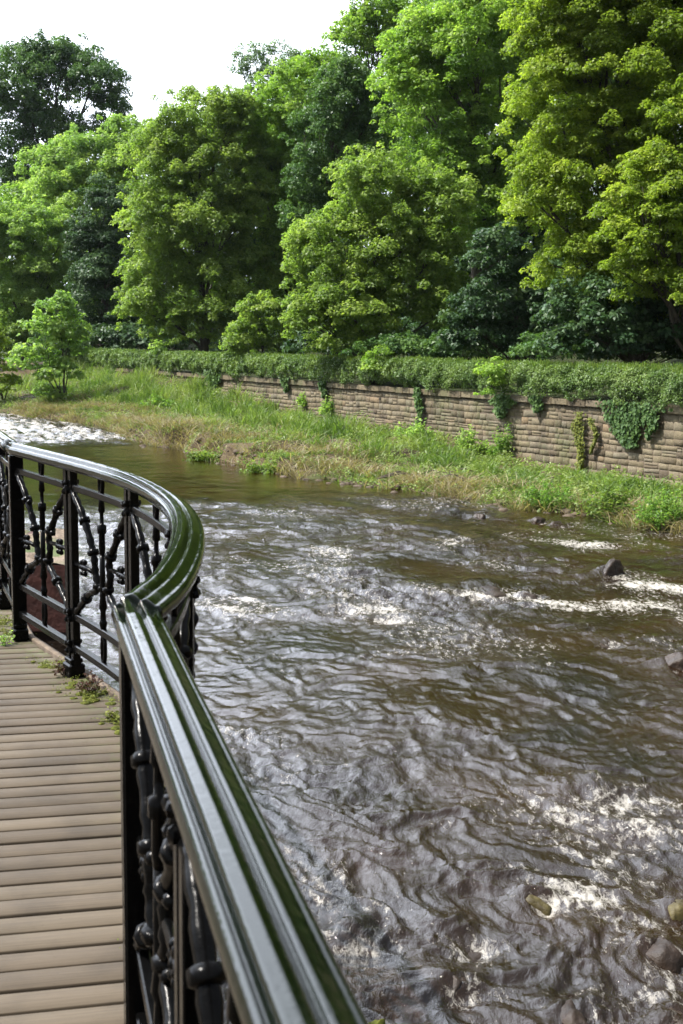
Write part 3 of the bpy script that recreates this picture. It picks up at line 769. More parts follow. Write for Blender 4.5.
# ------------------------------------------------------------------ ivy on the wall
def ivy(label, px, py_top, py_bot, wpx, m='leaf_ivy', nl=900, lsz=.13, name='ivy', cat='ivy'):
    # centre in s from pixel on wall plane
    r = ray(px, py_top); d = (WA@WN)/(r[:2]@WN); P0 = r[:2]*d; s0, _ = st(*P0); zt = EYE+r[2]*d
    r2 = ray(px, py_bot); zb_ = EYE+r2[2]*d; wd = wpx/F_PX*P0[1]/abs(WU[1])*.9
    n = nl; v = rng.uniform(0, 1, n)**.8; w = (1-v*.75)*np.clip(.7+.5*perlin(v*4+px, v*0, 3), .35, 2)
    u_ = np.clip(rng.normal(0, .38, n), -1, 1)*w
    s_i = s0+u_*wd+.12*np.sin(v*7+px); z_i = zt-(zt-zb_)*v*(1-.25*np.abs(u_))
    t_i = -.09-np.abs(rng.normal(0, .05, n))-.08*(1-v)
    x, y = xy(s_i, t_i); Pp = np.stack([x, y, z_i], -1)
    nn = unit(np.array([-WN[0], -WN[1], .35])+rng.normal(size=(n, 3))*.38)
    T = np.tile(np.array([0, 0, -1.]), (n, 1))+rng.normal(size=(n, 3))*.4
    x0, y0 = xy(s0, 0)
    o = build_leaves(name, Pp, nn, lsz, m, np.clip(rng.normal(.5, .25, n), 0, 1), None, .85, T, origin=(x0, y0, zt))
    tag(o, label, cat, 'climbers hanging down the wall face'); return o
ivy('dense dark ivy mat spilling down the wall near the right border, the largest one', 632, 402, 448, 62, nl=3000)
ivy('narrow ivy tail just right of the yellow moss streak', 655, 412, 440, 16, nl=500)
ivy('yellow green moss beard running down the wall below the hedge', 584, 412, 478, 16, 'moss', 1500, .09, 'hanging_moss', 'moss')
ivy('second thinner moss beard close beside the long yellow green one', 598, 418, 455, 8, 'moss', 500, .08, 'hanging_moss', 'moss')
ivy('slim ivy column reaching almost down to the grass in the middle of the wall', 422, 388, 440, 12, nl=1100, lsz=.15)
ivy('bushy ivy clump under the coping below the taller hedge seedling', 505, 395, 418, 34, nl=1400)
ivy('short wide ivy fringe on the coping left of the slim ivy column', 326, 380, 398, 14, nl=600, lsz=.16)
ivy('ivy patch on the coping above the brightest grass, left of the middle', 288, 378, 392, 16, nl=500, lsz=.16)
ivy('ragged ivy curtain at the far left end of the wall', 215, 368, 392, 40, nl=1200, lsz=.2)
ivy('small ivy tuft hanging under the hedge right of the bushy ivy clump', 540, 396, 412, 20, nl=700)

# ------------------------------------------------------------------ bank vegetation (countless: one object each)
def blades(n, S, T_, Lmin, Lmax, wd, spread=.5):
    x, y = xy(S, T_); z = ground_h(x, y); L = rng.uniform(Lmin, Lmax, n)
    d = rng.normal(0, spread, (n, 2)); B = np.stack([x, y, z-.03], -1)
    Mi = B+np.stack([d[:, 0]*L*.35, d[:, 1]*L*.35, L*.62], -1); Tp = B+np.stack([d[:, 0]*L*.95, d[:, 1]*L*.95, L*rng.uniform(.72, 1.0, n)], -1)
    a = rng.uniform(0, math.pi, n); W = np.stack([np.cos(a), np.sin(a), 0*a], -1)*wd*rng.uniform(.6, 1.3, n)[:, None]
    V = np.stack([B-W*.6, B+W*.6, Mi-W, Mi+W, Tp-W*.15, Tp+W*.15], 1).reshape(-1, 3)
    i = np.arange(n)[:, None]*6
    F = np.concatenate([i+np.array([[0, 1, 3, 2]]), i+np.array([[2, 3, 5, 4]])])
    return V, F
def bank_sample(n, lo=.03, hi=1.0, pw=1.3, s0=-14, s1=60):
    S = s0+(s1-s0)*rng.uniform(0, 1, n)**pw; w = edge_w(S); tau = rng.uniform(lo, hi, n); return S, -tau*w, tau
n = 95000; S, T_, tau = bank_sample(n)
dens = fbm(S*.45, T_*.6, 81, 3); clump_ = fbm(S*1.4, T_*1.6, 82, 2)
keep = (rng.uniform(0, 1, n) < np.clip(.62+1.3*dens-.4*sstep(.9, 1.0, tau)+.5*clump_, .04, 1))
S, T_, tau = S[keep], T_[keep], tau[keep]; n = len(S); dens = dens[keep]
hg = (.12+.30*sstep(.15, .5, 1-tau)*(1-.78*sstep(.70, .95, 1-tau)*sstep(30, 18, S)))*(.55+.45*sstep(6, 14, S))*np.clip(1+1.3*dens+.8*fbm(S*1.1, T_*1.3, 86, 2), .3, 2.2)
V, F = blades(n, S, T_, .45, 1.0, .020, .45)
zb0 = np.repeat(V.reshape(n, 6, 3)[:, :1, 2], 6, 1); Vr = V.reshape(n, 6, 3).copy(); Vr[:, :, 2] = zb0+(Vr[:, :, 2]-zb0)*(hg*1.5)[:, None]; 
V = Vr.reshape(-1, 3); sc_ = None
tn = np.clip(.5+.75*fbm(S*.5, T_*.7, 83, 2)+rng.normal(0, .16, n), 0, 1)
g1 = np_mesh('grass', V, F, M['grass'], None, {'tint': ('FACE', np.concatenate([tn, tn]))}); tag(g1, 'lush yellow green grass covering the far bank', 'grass', kind='stuff')
# low broadleaf herbs
n = 110000; S, T_, tau = bank_sample(n); cl = fbm(S*.9, T_*1.1, 84, 3)
keep = cl > -.12+.25*sstep(.9, 1, tau); S, T_, cl = S[keep], T_[keep], cl[keep]; n = len(S)
x, y = xy(S, T_); z = ground_h(x, y)+rng.uniform(.03, 1, n)*(.12+.85*np.clip(cl, 0, .6))*(.5+.5*(1-np.clip(-T_/edge_w(S), 0, 1)))
nn = unit(np.array([0, 0, 1.])+rng.normal(size=(n, 3))*.6)
g2 = build_leaves('herbs', np.stack([x, y, z], -1), nn, .105, 'leaf_herb', np.clip(.5+.5*cl+rng.normal(0, .2, n), 0, 1)); tag(g2, 'low leafy herbs growing through the bank grass', 'herbs', kind='stuff')
# dead stalks and flood debris along the water edge
n = 48000; S, T_, tau = bank_sample(n, .55, 1.02, 1.2, -14, 46)
cl = fbm(S*.35+5, T_*.5, 85, 3)
pr = sstep(.45, .9, tau)*np.clip(.35+1.6*cl, .05, 1); keep = rng.uniform(0, 1, n) < pr; S, T_ = S[keep], T_[keep]; n = len(S)
V, F = blades(n, S, T_, .2, .6, .014, 1.3)
g3 = np_mesh('dead_stalks', V, F, M['straw'], None, {'tint': ('FACE', np.tile(rng.uniform(0, 1, n), 2))}); tag(g3, 'dry brown stalks and flood litter along the water edge', 'litter', kind='stuff')
# stones and earth lumps at the waterline
VV, FF = [], []; nb = 0
for i in range(200):
    s = random.uniform(-12, 30); w = float(edge_w(s)); t = -w+random.uniform(-.55, .5)
    x, y = xy(s, t); z = float(ground_h(x, y)); r = random.uniform(.05, .17)
    V, F = rock_mesh(float(x), float(y), max(z, -.06)+r*.1, r*1.3, r*1.3, r*.7, i, n=7); VV.append(V); FF.append(F+nb); nb += len(V)
g4 = np_mesh('shore_stones', np.concatenate(VV), np.concatenate(FF), M['shore']); tag(g4, 'small wet brown stones strewn along the waterline', 'stones', kind='stuff')

# individual plants on the bank
def bush(label, px, py, wpx, hpx, m, lsz, name='bank_plant', cat='plant', nl=1400, stalk=True):
    # ground point by marching along the ray
    r = ray(px, py); best = None
    for k in np.linspace(20, 90, 1400):
        p = np.array([0, 0, EYE])+r*(k/r[1])
        if p[2] <= float(ground_h(p[0], p[1])): best = p; break
    if best is None: best = np.append(on_z(px, py, .3), .3)
    D = best[1]; k = D/F_PX; w, hh = wpx*k*.5, hpx*k
    root = empty(name, (best[0], best[1], best[2]-.03)); tag(root, label, cat, 'single plants on the far bank')
    PL, NL = [], []; mb = MB()
    ns = max(6, nl//60)
    for i in range(ns):
        a = random.uniform(0, 6.28); q = math.sqrt(random.random()); tip = Vector((math.cos(a)*w*q*1.35, math.sin(a)*w*q, hh*(.95-.6*q*q)*random.uniform(.3, 1.1)))
        b = Vector((tip.x*.35, tip.y*.35, 0)); pts = [b, b.lerp(tip, .5)+Vector((0, 0, hh*.08)), tip]; mb.tube(pts, [.007, .005, .002], 4)
        m_ = nl//ns
        v = rng.uniform(.15, 1.02, m_)
        pb_ = np.array(b)+(np.array(tip)-np.array(b))*v[:, None]+rng.normal(size=(m_, 3))*lsz*.8
        PL.append(pb_); NL.append(unit(np.array([0, 0, .8])+rng.normal(size=(m_, 3))*.55))
    Pp = np.concatenate(PL); build_leaves('foliage', Pp, np.concatenate(NL), lsz, m, np.clip(rng.normal(.55, .22, len(Pp)), 0, 1), root, .5)
    mb.build('stem', M['straw'], root)
bush('large bushy green plant on the bank against the right border', 668, 528, 56, 54, 'leaf_mid', .085, nl=4200)
bush('tall grassy clump standing left of the big bushy plant at right', 607, 518, 40, 42, 'grass', .12, nl=2600)
bush('spreading green clump in the middle of the right hand bank', 548, 508, 46, 34, 'leaf_mid', .085, nl=2600)
bush('feathery fern at the foot of the wall right of the middle', 470, 452, 26, 28, 'leaf_fresh', .12, nl=1200)
bush('leafy plant climbing at the wall foot beside the feathery fern', 502, 458, 22, 40, 'leaf_mid', .12, nl=1200)
bush('low leafy plant under the slim ivy column', 412, 440, 30, 24, 'leaf_fresh', .14, nl=1300)
bush('light green tussock overhanging the water by the pale grass', 205, 462, 26, 14, 'grass', .16, nl=900)
bush('dark round leafy plant on the bright grassy slope at left', 158, 408, 26, 14, 'leaf_mid', .18, nl=900)
bush('pale tussock hanging at the water edge left of the middle', 262, 474, 30, 14, 'grass', .16, nl=900)
bush('tall leafy weed at the wall foot left of the middle', 335, 415, 26, 22, 'leaf_fresh', .16, nl=1200)
bush('small wall foot weed halfway between the two ivy fringes', 307, 405, 14, 16, 'leaf_fresh', .16, nl=600)
# driftwood
mb = MB(); c = on_z(410, 462, .5)
for k in range(9):
    a = random.uniform(-.5, .5); L = random.uniform(.6, 1.8); x0 = c[0]+random.uniform(-1.4, 1.4); y0 = c[1]-2+random.uniform(-1, 1)
    z0 = float(ground_h(x0, y0)); x1 = x0+L*math.cos(a); y1 = y0+L*math.sin(a)
    mb.tube([(x0, y0, z0+.12), ((x0+x1)/2, (y0+y1)/2, z0+.3), (x1, y1, float(ground_h(x1, y1))+.12)], [.03, .025, .01], 5)
tag(mb.build('driftwood', M['bark'], origin=(c[0], c[1]-2, .4)), 'dark tangle of washed up branches on the grassy bank', 'driftwood')

# ------------------------------------------------------------------ railing path
def catmull(pts, per=10):
    P = [2*np.array(pts[0])-np.array(pts[1])]+[np.array(p) for p in pts]+[2*np.array(pts[-1])-np.array(pts[-2])]; out = []
    for i in range(1, len(P)-2):
        for k in range(per):
            t = k/per; a, b, c, d = P[i-1], P[i], P[i+1], P[i+2]
            out.append(.5*((2*b)+(-a+c)*t+(2*a-5*b+4*c-d)*t*t+(-a+3*b-3*c+d)*t**3))
    out.append(P[-2]); return np.array(out)
C1 = (-.428, 2.358); C2 = (-1.734, 6.077)
nd = np.array(C1)-np.array([-.003, .818]); nd /= np.linalg.norm(nd)
fd = np.array([-2.62, 8.25])-np.array(C2); fd /= np.linalg.norm(fd)
near = np.array([np.array(C1)-nd*k for k in np.linspace(4.2, 0, 30)])
arc = catmull([C1, (-.405,2.66), (-.425,3.10), (-.485,3.56), (-.58,3.97), (-.715,4.36), (-.90,4.77), (-1.14,5.18), (-1.43,5.62), C2])
far = np.array([np.array(C2)+fd*k for k in np.linspace(0, 6.5, 24)])
def tangents(p):
    t = np.gradient(p, axis=0); t /= np.linalg.norm(t, axis=1)[:, None]; return t
PROF = [(-.044,-.054),(-.049,-.046),(-.051,-.036),(-.050,-.026),(-.0478,-.0195),(-.0450,-.0160),(-.0420,-.0148),(-.0395,-.0155),(-.0375,-.0190),(-.0360,-.0200),(-.0345,-.0175),(-.0332,-.0070),(-.0318,.0002),(-.0295,.0020),(-.0255,.0027),(-.0215,.0035),(-.0185,.0044),(-.0165,.0047),(-.0145,.0042),(-.0120,.0026),
        (-.0060,-.0004),(.0000,-.0062),(.0040,-.0100),(.0054,-.0108),(.0064,-.0104),(.0074,-.0082),(.0086,-.0064),(.0105,-.0056),(.0135,-.0056),(.0155,-.0062),(.0175,-.0074),(.0240,-.0118),(.0300,-.0158),(.0342,-.0186),(.0356,-.0192),(.0375,-.0193),(.0410,-.0194),(.0445,-.0215),(.0480,-.0275),(.0502,-.0350),(.0505,-.0410),(.0490,-.0480),(.044,-.054)]
def sweep(mb, path, prof, z, off=0, m0=None, m1=None, wob=0):
    t = tangents(path); n = len(path); vs = []
    for i, p in enumerate(path):
        r = np.array([t[i][1], -t[i][0]]); k = 1.0
        if i == 0 and m0 is not None: r, k = m0
        if i == n-1 and m1 is not None: r, k = m1
        dz = wob*math.sin(i*1.7+p[1]*3)
        for (a, b) in prof: q = p+r*(a+off)*k; vs.append((q[0], q[1], z+b+dz))
    m = len(prof); fs = []
    for i in range(n-1):
        for j in range(m):
            l = (j+1) % m; fs.append((i*m+j, i*m+l, (i+1)*m+l, (i+1)*m+j))
    fs.append(tuple(range(m-1, -1, -1))); fs.append(tuple((n-1)*m+j for j in range(m)))
    mb.add(vs, fs)
def mitre(ta, tb):
    ra = np.array([ta[1], -ta[0]]); rb = np.array([tb[1], -tb[0]]); r = ra+rb; r /= np.linalg.norm(r); return r, 1/max(.3, r@ra)
tn_, ta_, tf_ = tangents(near), tangents(arc), tangents(far)
mA = mitre(tn_[-1], ta_[0]); mB = mitre(ta_[-1], tf_[0])
rail = empty('iron_railing', (C1[0], C1[1], DECK)); tag(rail, 'ornate black cast iron railing with a moulded gloss green handrail curving out over the river', 'railing')
RO = Vector((C1[0], C1[1], DECK))
def rb(mb, name, m='iron', parent=None, smooth=False):
    mb.v = [tuple(Vector(v)-RO) for v in mb.v]; return mb.build(name, M[m], parent or rail, smooth)
for (path, a, b) in ((near, None, mA), (arc, mA, mB), (far, mB, None)):
    mb = MB(); sweep(mb, path, PROF, RAIL-.014, 0, a, b, .0006); o = rb(mb, 'handrail', 'paint', smooth=True)
    mb = MB(); sweep(mb, path, [(-.022,-.066),(-.022,-.0525),(.022,-.0525),(.022,-.066)], RAIL-.014, 0, a, b); rb(mb, 'rail_bearer')
def bar(path, z, hw, hh, a, b, name):
    mb = MB(); c = hw*.3
    sweep(mb, path, [(-hw,-hh+c),(-hw,hh-c),(-hw+c,hh),(hw-c,hh),(hw,hh-c),(hw,-hh+c),(hw-c,-hh),(-hw+c,-hh)], z, 0, a, b); rb(mb, name)
for (path, a, b) in ((near, None, mA), (arc, mA, mB), (far, mB, None)):
    bar(path, DECK+.925, .013, .016, a, b, 'upper_rail'); bar(path, DECK+.305, .014, .018, a, b, 'lower_rail'); bar(path, DECK+.150, .016, .018, a, b, 'bottom_rail')
class PathF:
    def __init__(s, p):
        s.p = p; d = np.linalg.norm(np.diff(p, axis=0), axis=1); s.l = np.concatenate([[0], np.cumsum(d)]); s.L = s.l[-1]
    def __call__(s, u):
        u_ = min(max(u, 0), s.L); x = np.interp(u_, s.l, s.p[:, 0]); y = np.interp(u_, s.l, s.p[:, 1])
        e = 1e-2; x2 = np.interp(min(u_+e, s.L), s.l, s.p[:, 0]); y2 = np.interp(min(u_+e, s.L), s.l, s.p[:, 1]); x1 = np.interp(max(u_-e, 0), s.l, s.p[:, 0]); y1 = np.interp(max(u_-e, 0), s.l, s.p[:, 1])
        t = np.array([x2-x1, y2-y1]); t /= np.linalg.norm(t); return np.array([x, y]), t
def post(pf, u, double=True, big=False):
    p, t = pf(u); r = np.array([t[1], -t[0]]); mb = MB(); H = RAIL-.08-DECK
    if big: mb.frame_box((p[0], p[1], DECK+H/2+.01), (*t, 0), (*r, 0), (0, 0, 1), .036, .036, H/2-.01, .006)
    for k in ((-1, 1) if not big else ()):
        q = p+t*.031*k
        mb.frame_box((q[0], q[1], DECK+H/2+.01), (*t, 0), (*r, 0), (0, 0, 1), (.020), .018, H/2-.01, .003)
    # rosettes where the rails cross
    for z in (.925, .305, .150):
        for sd in ((-1, 1) if not big else ()):
            q = p+r*sd*(.034 if big else .012)
            mb.blob((q[0], q[1], DECK+z), .020, .020, .020, z*9, 5, .3)
            for e in range(4):
                an = e*math.pi/2+.6; qq = q+t*.027*math.cos(an)+r*sd*.012; mb.blob((qq[0], qq[1], DECK+z+.027*math.sin(an)), .015, .015, .015, e, 4, .2)
    o = rb(mb, 'post')
    mb = MB(); mb.frame_box((p[0], p[1], DECK+.035), (*t, 0), (*r, 0), (0, 0, 1), .052, .040, .034, .008); mb.frame_box((p[0], p[1], DECK+.082), (*t, 0), (*r, 0), (0, 0, 1), .044, .032, .012, .005)
    rb(mb, 'foot', parent=o)
def panel(pf, u0, u1):
    W = u1-u0
    def pt(fr, z, d=0):
        p, t = pf(u0+fr*W); r = np.array([t[1], -t[0]]); q = p+r*d; return Vector((q[0], q[1], DECK+z))
    mb = MB()
    def branch(ctrl, r0, knots):
        cc = catmull([(c[0], c[1]) for c in ctrl], 5); pts = [pt(c[0], c[1], ctrl[0][2]) for c in cc]
        rad = [r0*(1+.16*math.sin(i*2.3+ctrl[0][1]*9)) for i in range(len(pts))]
        mb.tube(pts, rad, 8)
        for kf in knots:       # collars where the cane is jointed
            i = int(kf*(len(pts)-2)); a, b = pts[i], pts[i+1]; d = (b-a).normalized()
            mb.tube([a-d*.014, a-d*.010, a+d*.010, a+d*.014], [r0*1.15, r0*1.65, r0*1.65, r0*1.15], 8)
            side = d.cross(Vector((0, 0, 1))); side = side.normalized() if side.length > .01 else Vector((1, 0, 0)); tdir = Vector((*pf(u0+W/2)[1], 0))
            mb.blob(a+tdir*random.choice((-1, 1))*r0*1.9+Vector((0, 0, -.008)), .016, .016, .016, kf*20, 4, .2)
    A = [(.05,.905,.004), (.18,.83,0), (.31,.72,0), (.40,.64,0), (.385,.565,0), (.42,.50,0), (.30,.44,0), (.17,.38,0), (.06,.32,0)]
    Bm = [(.95,.905,-.004), (.82,.83,0), (.69,.72,0), (.62,.64,0), (.60,.565,0), (.56,.50,0), (.70,.45,0), (.83,.38,0), (.94,.32,0)]
    branch(A, .0165, (.18, .34, .62, .82)); branch(Bm, .0165, (.18, .36, .62, .84))
    # short horizontal stubs with ringed ends
    for (f0, f1, z) in ((.03, .36, .612), (.97, .64, .560)):
        mb.tube([pt(f0, z), pt((f0+f1)/2, z+.006), pt(f1, z)], .0105, 7)
        c = (f0+f1)/2
        for k in range(7):
            an = k*2*math.pi/6; mb.blob(pt(c+.035*math.cos(an)/W*.8, z+.030*math.sin(an), .0)if k < 6 else pt(c, z), .0145, .0145, .0145, k, 4, .2)
    o = rb(mb, 'lattice_panel', smooth=True)
    mb = MB()
    def ring(zc, hh, ww, r):
        pts = []
        for k in range(18):
            a = 2*math.pi*k/18; pts.append(pt(.5+ww*math.cos(a)/W, zc+hh*math.sin(a)))
        mb.tube(pts, r, 7, closed=True)
    ring(.985, .048, .020, .0095); ring(.228, .062, .019, .0095)
    mb.tube([pt(.5, z) for z in (.94, .90, .86, .85, .80, .795, .76, .755, .69, .66)], [.010, .013, .016, .009, .010, .021, .021, .014, .015, .012], 8)
    mb.tube([pt(.5, z) for z in (.66, .56, .46, .42, .40, .36, .35, .31)], [.012, .013, .014, .019, .012, .014, .019, .011], 8)
    rb(mb, 'spindle', parent=o, smooth=True)
pa, pn, pf_ = PathF(arc), PathF(near), PathF(far)
nb_ = 5; bw = pa.L/nb_
for i in range(nb_): panel(pa, i*bw, (i+1)*bw)
for i in range(1, nb_): post(pa, i*bw)
post(pf_, .0, True, True)
for i in range(6):
    panel(pf_, i*bw, (i+1)*bw); post(pf_, (i+1)*bw)
L = pn.L
post(pn, L-.012, True, True)
for i in range(4): panel(pn, L-(i+1)*bw, L-i*bw); post(pn, L-(i+1)*bw)

# ------------------------------------------------------------------ boardwalk
ca = R(-12); pu = np.array([math.cos(ca), -math.sin(ca)*-1]); pu = np.array([math.cos(R(12)), math.sin(R(12))])   # along a plank
pd = np.array([-pu[1], pu[0]])                                                                             # walking direction
line = np.concatenate([near, arc[1:], far[1:]]); tl = tangents(line); inner = line+np.stack([tl[:, 1], -tl[:, 0]], -1)*.035
lu = inner@pu; lv = inner@pd; o_ = np.argsort(lv)
dk = empty('boardwalk', (-1.6, 3, DECK)); dk.rotation_euler = (0, 0, R(12)); tag(dk, 'weathered timber boardwalk of narrow cross planks inside the railing', kind='structure')
VV, FF, TI, ED = [], [], [], []; nb = 0; pitch = .0985
org = np.array([-1.6, 3.0]); ou, ov = org@pu, org@pd
k0 = int((-2.2-ov)/pitch); k1 = int((12.5-ov)/pitch)
for k in range(k0, k1):
    v0 = k*pitch+ov+random.uniform(-.0015, .0015); v1 = v0+pitch-random.uniform(.0115, .0150)
    uR = np.interp([v0, v1], lv[o_], lu[o_])+random.uniform(-.012, .004); uL = min(uR)-3.1
    segs = 22; b = .004; zt = random.uniform(-.0015, .0015)
    us2 = np.linspace(0, 1, segs+1)**.6
    ring_ = []
    for q in us2:
        for (vv, zz, sdd) in ((0, -.035, 0), (0, -.004, 0), (b, 0, 0), (1-b, 0, 1), (1, -.004, 1), (1, -.035, 1)):
            pass
    vs = []
    for q in us2:
        a = uL+(uR[0]-uL)*q; c = uL+(uR[1]-uL)*q; w = v1-v0
        wv_ = .0012*math.sin(q*9+k*1.3)
        for (fr, zz) in ((0, -.035), (0, -.0025), (.02, 0), (.98, 0), (1, -.0025), (1, -.035)):
            vs.append(((a*(1-fr)+c*fr)-ou, v0+w*fr-ov+(wv_ if fr < .5 else 0), zz+zt+.003*math.sin(q*4+k)*.3))
    fs = [(i*6+j, i*6+(j+1) % 6, (i+1)*6+(j+1) % 6, (i+1)*6+j) for i in range(segs) for j in range(6)]
    fs = [tuple(reversed(f)) for f in fs]
    # end caps as quads
    for base_ in (0, segs*6): fs += [(base_, base_+1, base_+4, base_+5), (base_+1, base_+2, base_+3, base_+4)]
    VV += vs; FF += [tuple(i+nb for i in f) for f in fs]; nb += len(vs)
    TI += [random.random()]*len(fs)
    ED += [float(np.clip(1-(1-q)*3.1/.30, 0, 1)*(k*pitch > .2)) for q in us2 for _ in range(6)]
np_mesh('planks', VV, FF, M['wood'], dk, {'tint': ('FACE', TI), 'edge': ('POINT', ED)})
# joists below, edge strip outside the planks
mb = MB()
for jx in (-2.2, -1.2, -.2): mb.frame_box((jx, 1.6, -.10), (1,0,0), (0,1,0), (0,0,1), .035, 3.6, .055)
mb.build('joist', M['bark'], dk)
# dark sheet added under the boards to paint the shade in the gaps
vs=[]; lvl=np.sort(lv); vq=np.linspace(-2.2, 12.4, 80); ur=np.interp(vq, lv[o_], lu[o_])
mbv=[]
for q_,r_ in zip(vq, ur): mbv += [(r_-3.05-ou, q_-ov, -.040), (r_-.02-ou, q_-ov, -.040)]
mb2=MB(); mb2.add(mbv, [(i*2,i*2+1,i*2+3,i*2+2) for i in range(79)]); mb2.build('gap_shade', M['gap_shade'], dk)
es = empty('edge_beam', (C1[0], C1[1], DECK)); tag(es, 'narrow grey edging strip along the outer rim of the boardwalk under the railing', 'edging')
for (path, a, b) in ((near, None, mA), (arc, mA, mB), (far, mB, None)):
    mb = MB(); sweep(mb, path, [(.040,-.16),(.040,.012),(.046,.018),(.070,.018),(.076,.012),(.076,-.16)], DECK, 0, a, b)
    mb.v = [tuple(Vector(v)-RO) for v in mb.v]; mb.build('strip', M['mortar'], es)

# moss and little plants along the boards' edge
def edge_pts(n, pfn, u0, u1, off, sd):
    P = []
    for _ in range(n):
        u = random.uniform(u0, u1); p, t = pfn(u); r = np.array([t[1], -t[0]]); P.append(p+r*(off+random.gauss(0, sd)))
    return np.array(P)
VV, FF, TI = [], [], []
segs_ = [(pa, .5, 3.6, 150), (pf_, 0, .5, 30)]
mossP = []
for (pfn, a, b, n) in segs_:
    P = edge_pts(n, pfn, a, b, -.03, .045); d = fbm(P[:, 0]*5, P[:, 1]*5, 91, 2); mossP.append(P[d > -.12])
mossP = np.concatenate(mossP); nb = 0
for i, p in enumerate(mossP):
    r = random.uniform(.010, .026); V, F = rock_mesh(p[0], p[1], DECK+.001, r*1.4, r*1.4, r*.35, i, n=7); VV.append(V); FF.append(F+nb); nb += len(V)
mo = np_mesh('moss', np.concatenate(VV), np.concatenate(FF), M['moss_solid'], smooth=True); tag(mo, 'yellow green moss cushions along the edge of the boards', 'moss', kind='stuff')
P = np.repeat(mossP, 26, 0)+rng.normal(0, .022, (len(mossP)*26, 2)); n = len(P)
build_leaves('moss_tips', np.column_stack([P, DECK+.012+rng.uniform(0, .016, n)]), unit(np.array([0, 0, 1.])+rng.normal(size=(n, 3))*.7), .009, 'moss', rng.uniform(0, 1, n), mo)
def weed(label, px, py, m, rad, hh, n, lsz):
    c = on_z(px, py, DECK); root = empty('small_weed', (c[0], c[1], DECK)); tag(root, label, 'weed', 'little weeds rooted at the edge of the boards')
    mb = MB(); PL = []
    for i in range(n//9):
        a = random.uniform(0, 6.28); q = random.random()**.5*rad; tip = Vector((math.cos(a)*q, math.sin(a)*q, hh*random.uniform(.4, 1))); mb.tube([(tip.x*.2, tip.y*.2, 0), (tip.x*.6, tip.y*.6, tip.z*.8), tuple(tip)], [.0016, .0012, .0008], 4)
        PL.append(np.array(tip)*rng.uniform(.4, 1.05, (9, 1))+rng.normal(size=(9, 3))*lsz*.6)
    Pp = np.concatenate(PL); Pp[:, 2] = np.abs(Pp[:, 2])
    build_leaves('foliage', Pp, unit(np.array([0, 0, .9])+rng.normal(size=(len(Pp), 3))*.6), lsz, m, rng.uniform(0, 1, len(Pp)), root, .7)
    mb.build('stem', M['red_leaf'], root)
weed('reddish weed at the foot of the double post nearest the middle of the curve', 92, 694, 'red_leaf', .08, .09, 200, .018)
weed('reddish green weed between the edging and the double post foot', 66, 676, 'red_leaf', .07, .07, 150, .017)
weed('green tuft beside the foot of the corner post at the left border', 6, 645, 'leaf_fresh', .06, .07, 80, .018)
weed('tiny green weed on the edging strip just before the near corner', 118, 722, 'moss', .07, .05, 160, .016)

# ------------------------------------------------------------------ near bank: pier, retaining wall, mossy boulder
mb = MB(); 
pz = 2.0; a = on_z(77, 561, pz); b = on_z(-120, 556, pz); c = on_z(-120, 524, pz); d = on_z(72, 528, pz)
def prism(mb, poly, z0, z1, seg=1):
    n = len(poly); vs = [(p[0], p[1], z0) for p in poly]+[(p[0], p[1], z1) for p in poly]
    mb.add(vs, [tuple(range(n-1, -1, -1)), tuple(range(n, 2*n))]+[(i, (i+1) % n, n+(i+1) % n, n+i) for i in range(n)])
pier = empty('stone_pier', (a[0], a[1], 0)); tag(pier, 'low red sandstone pier with a gravelly mossy top seen through the railing', 'pier')
def lvs(mb): mb.v = [(v[0]-a[0], v[1]-a[1], v[2]) for v in mb.v]
poly = [b, a, d, c]
mb = MB(); prism(mb, poly, 1.15, pz-.06); lvs(mb); mb.build('red_course', M['red_stone'], pier)
mb = MB(); cx = np.mean(poly, 0); prism(mb, [cx+(p-cx)*.985 for p in poly], -.8, 1.15); lvs(mb); mb.build('shaded_wet_base', M['wet_rock'], pier)  # dark wet stone colour also paints the undercut's shadow
nx, ny = 60, 26; gx, gy = np.meshgrid(np.linspace(0, 1, nx), np.linspace(0, 1, ny)); Pq = (b*(1-gx[..., None])+a*gx[..., None])*(1-gy[..., None])+(c*(1-gx[..., None])+d*gx[..., None])*gy[..., None]
zq = pz-.058+.05*(.6+fbm(Pq[..., 0]*3, Pq[..., 1]*3, 95, 4))
V = np.column_stack([Pq.reshape(-1, 2)-a, zq.ravel()]); np_mesh('gravel_top', V, grid_faces(ny, nx), M['gravel'], pier, smooth=True)

cc = R(-22); ud = np.array([math.sin(cc), math.cos(cc)]); p0 = np.array([-1.35, 2.3])
rwall = empty('retaining_wall', (p0[0], p0[1], 0)); tag(rwall, 'dark stone retaining wall below the boardwalk at the near bank', 'wall')
mb = MB(); q = ud*40; mid = (p0-ud*12+p0+ud*60)/2; rn = np.array([ud[1], -ud[0]])
mb.frame_box((mid[0]-p0[0]+rn[0]*.0, mid[1]-p0[1]+rn[1]*.0, 1.0), (*ud, 0), (*rn, 0), (0, 0, 1), 36, .22, 1.6); mb.build('masonry', M['mortar'], rwall)
rp = np.random.RandomState(8)
# iron brackets carrying the bowed bay
for i in range(1, nb_):
    p, t = pa(i*bw); r = np.array([t[1], -t[0]]); mb = MB()
    e = near_t(p[0], p[1]); Lb = abs(float(e))+.25; c = p-r*Lb/2
    mb.frame_box((c[0]-p0[0], c[1]-p0[1], DECK-.21), (*r, 0), (*t, 0), (0, 0, 1), Lb/2+.03, .03, .05, .006); mb.build('bracket', M['iron'], rwall)
# mossy boulder below the rail
P = on_z(374, 1026, .35); V, F = rock_mesh(P[0], P[1], .05, .17, .22, .34, 333); tag(np_mesh('boulder', V, F, M['moss_solid'], smooth=True, origin=(P[0], P[1], 0)), 'yellow green mossy boulder poking out beneath the handrail at the bottom border', 'rock')

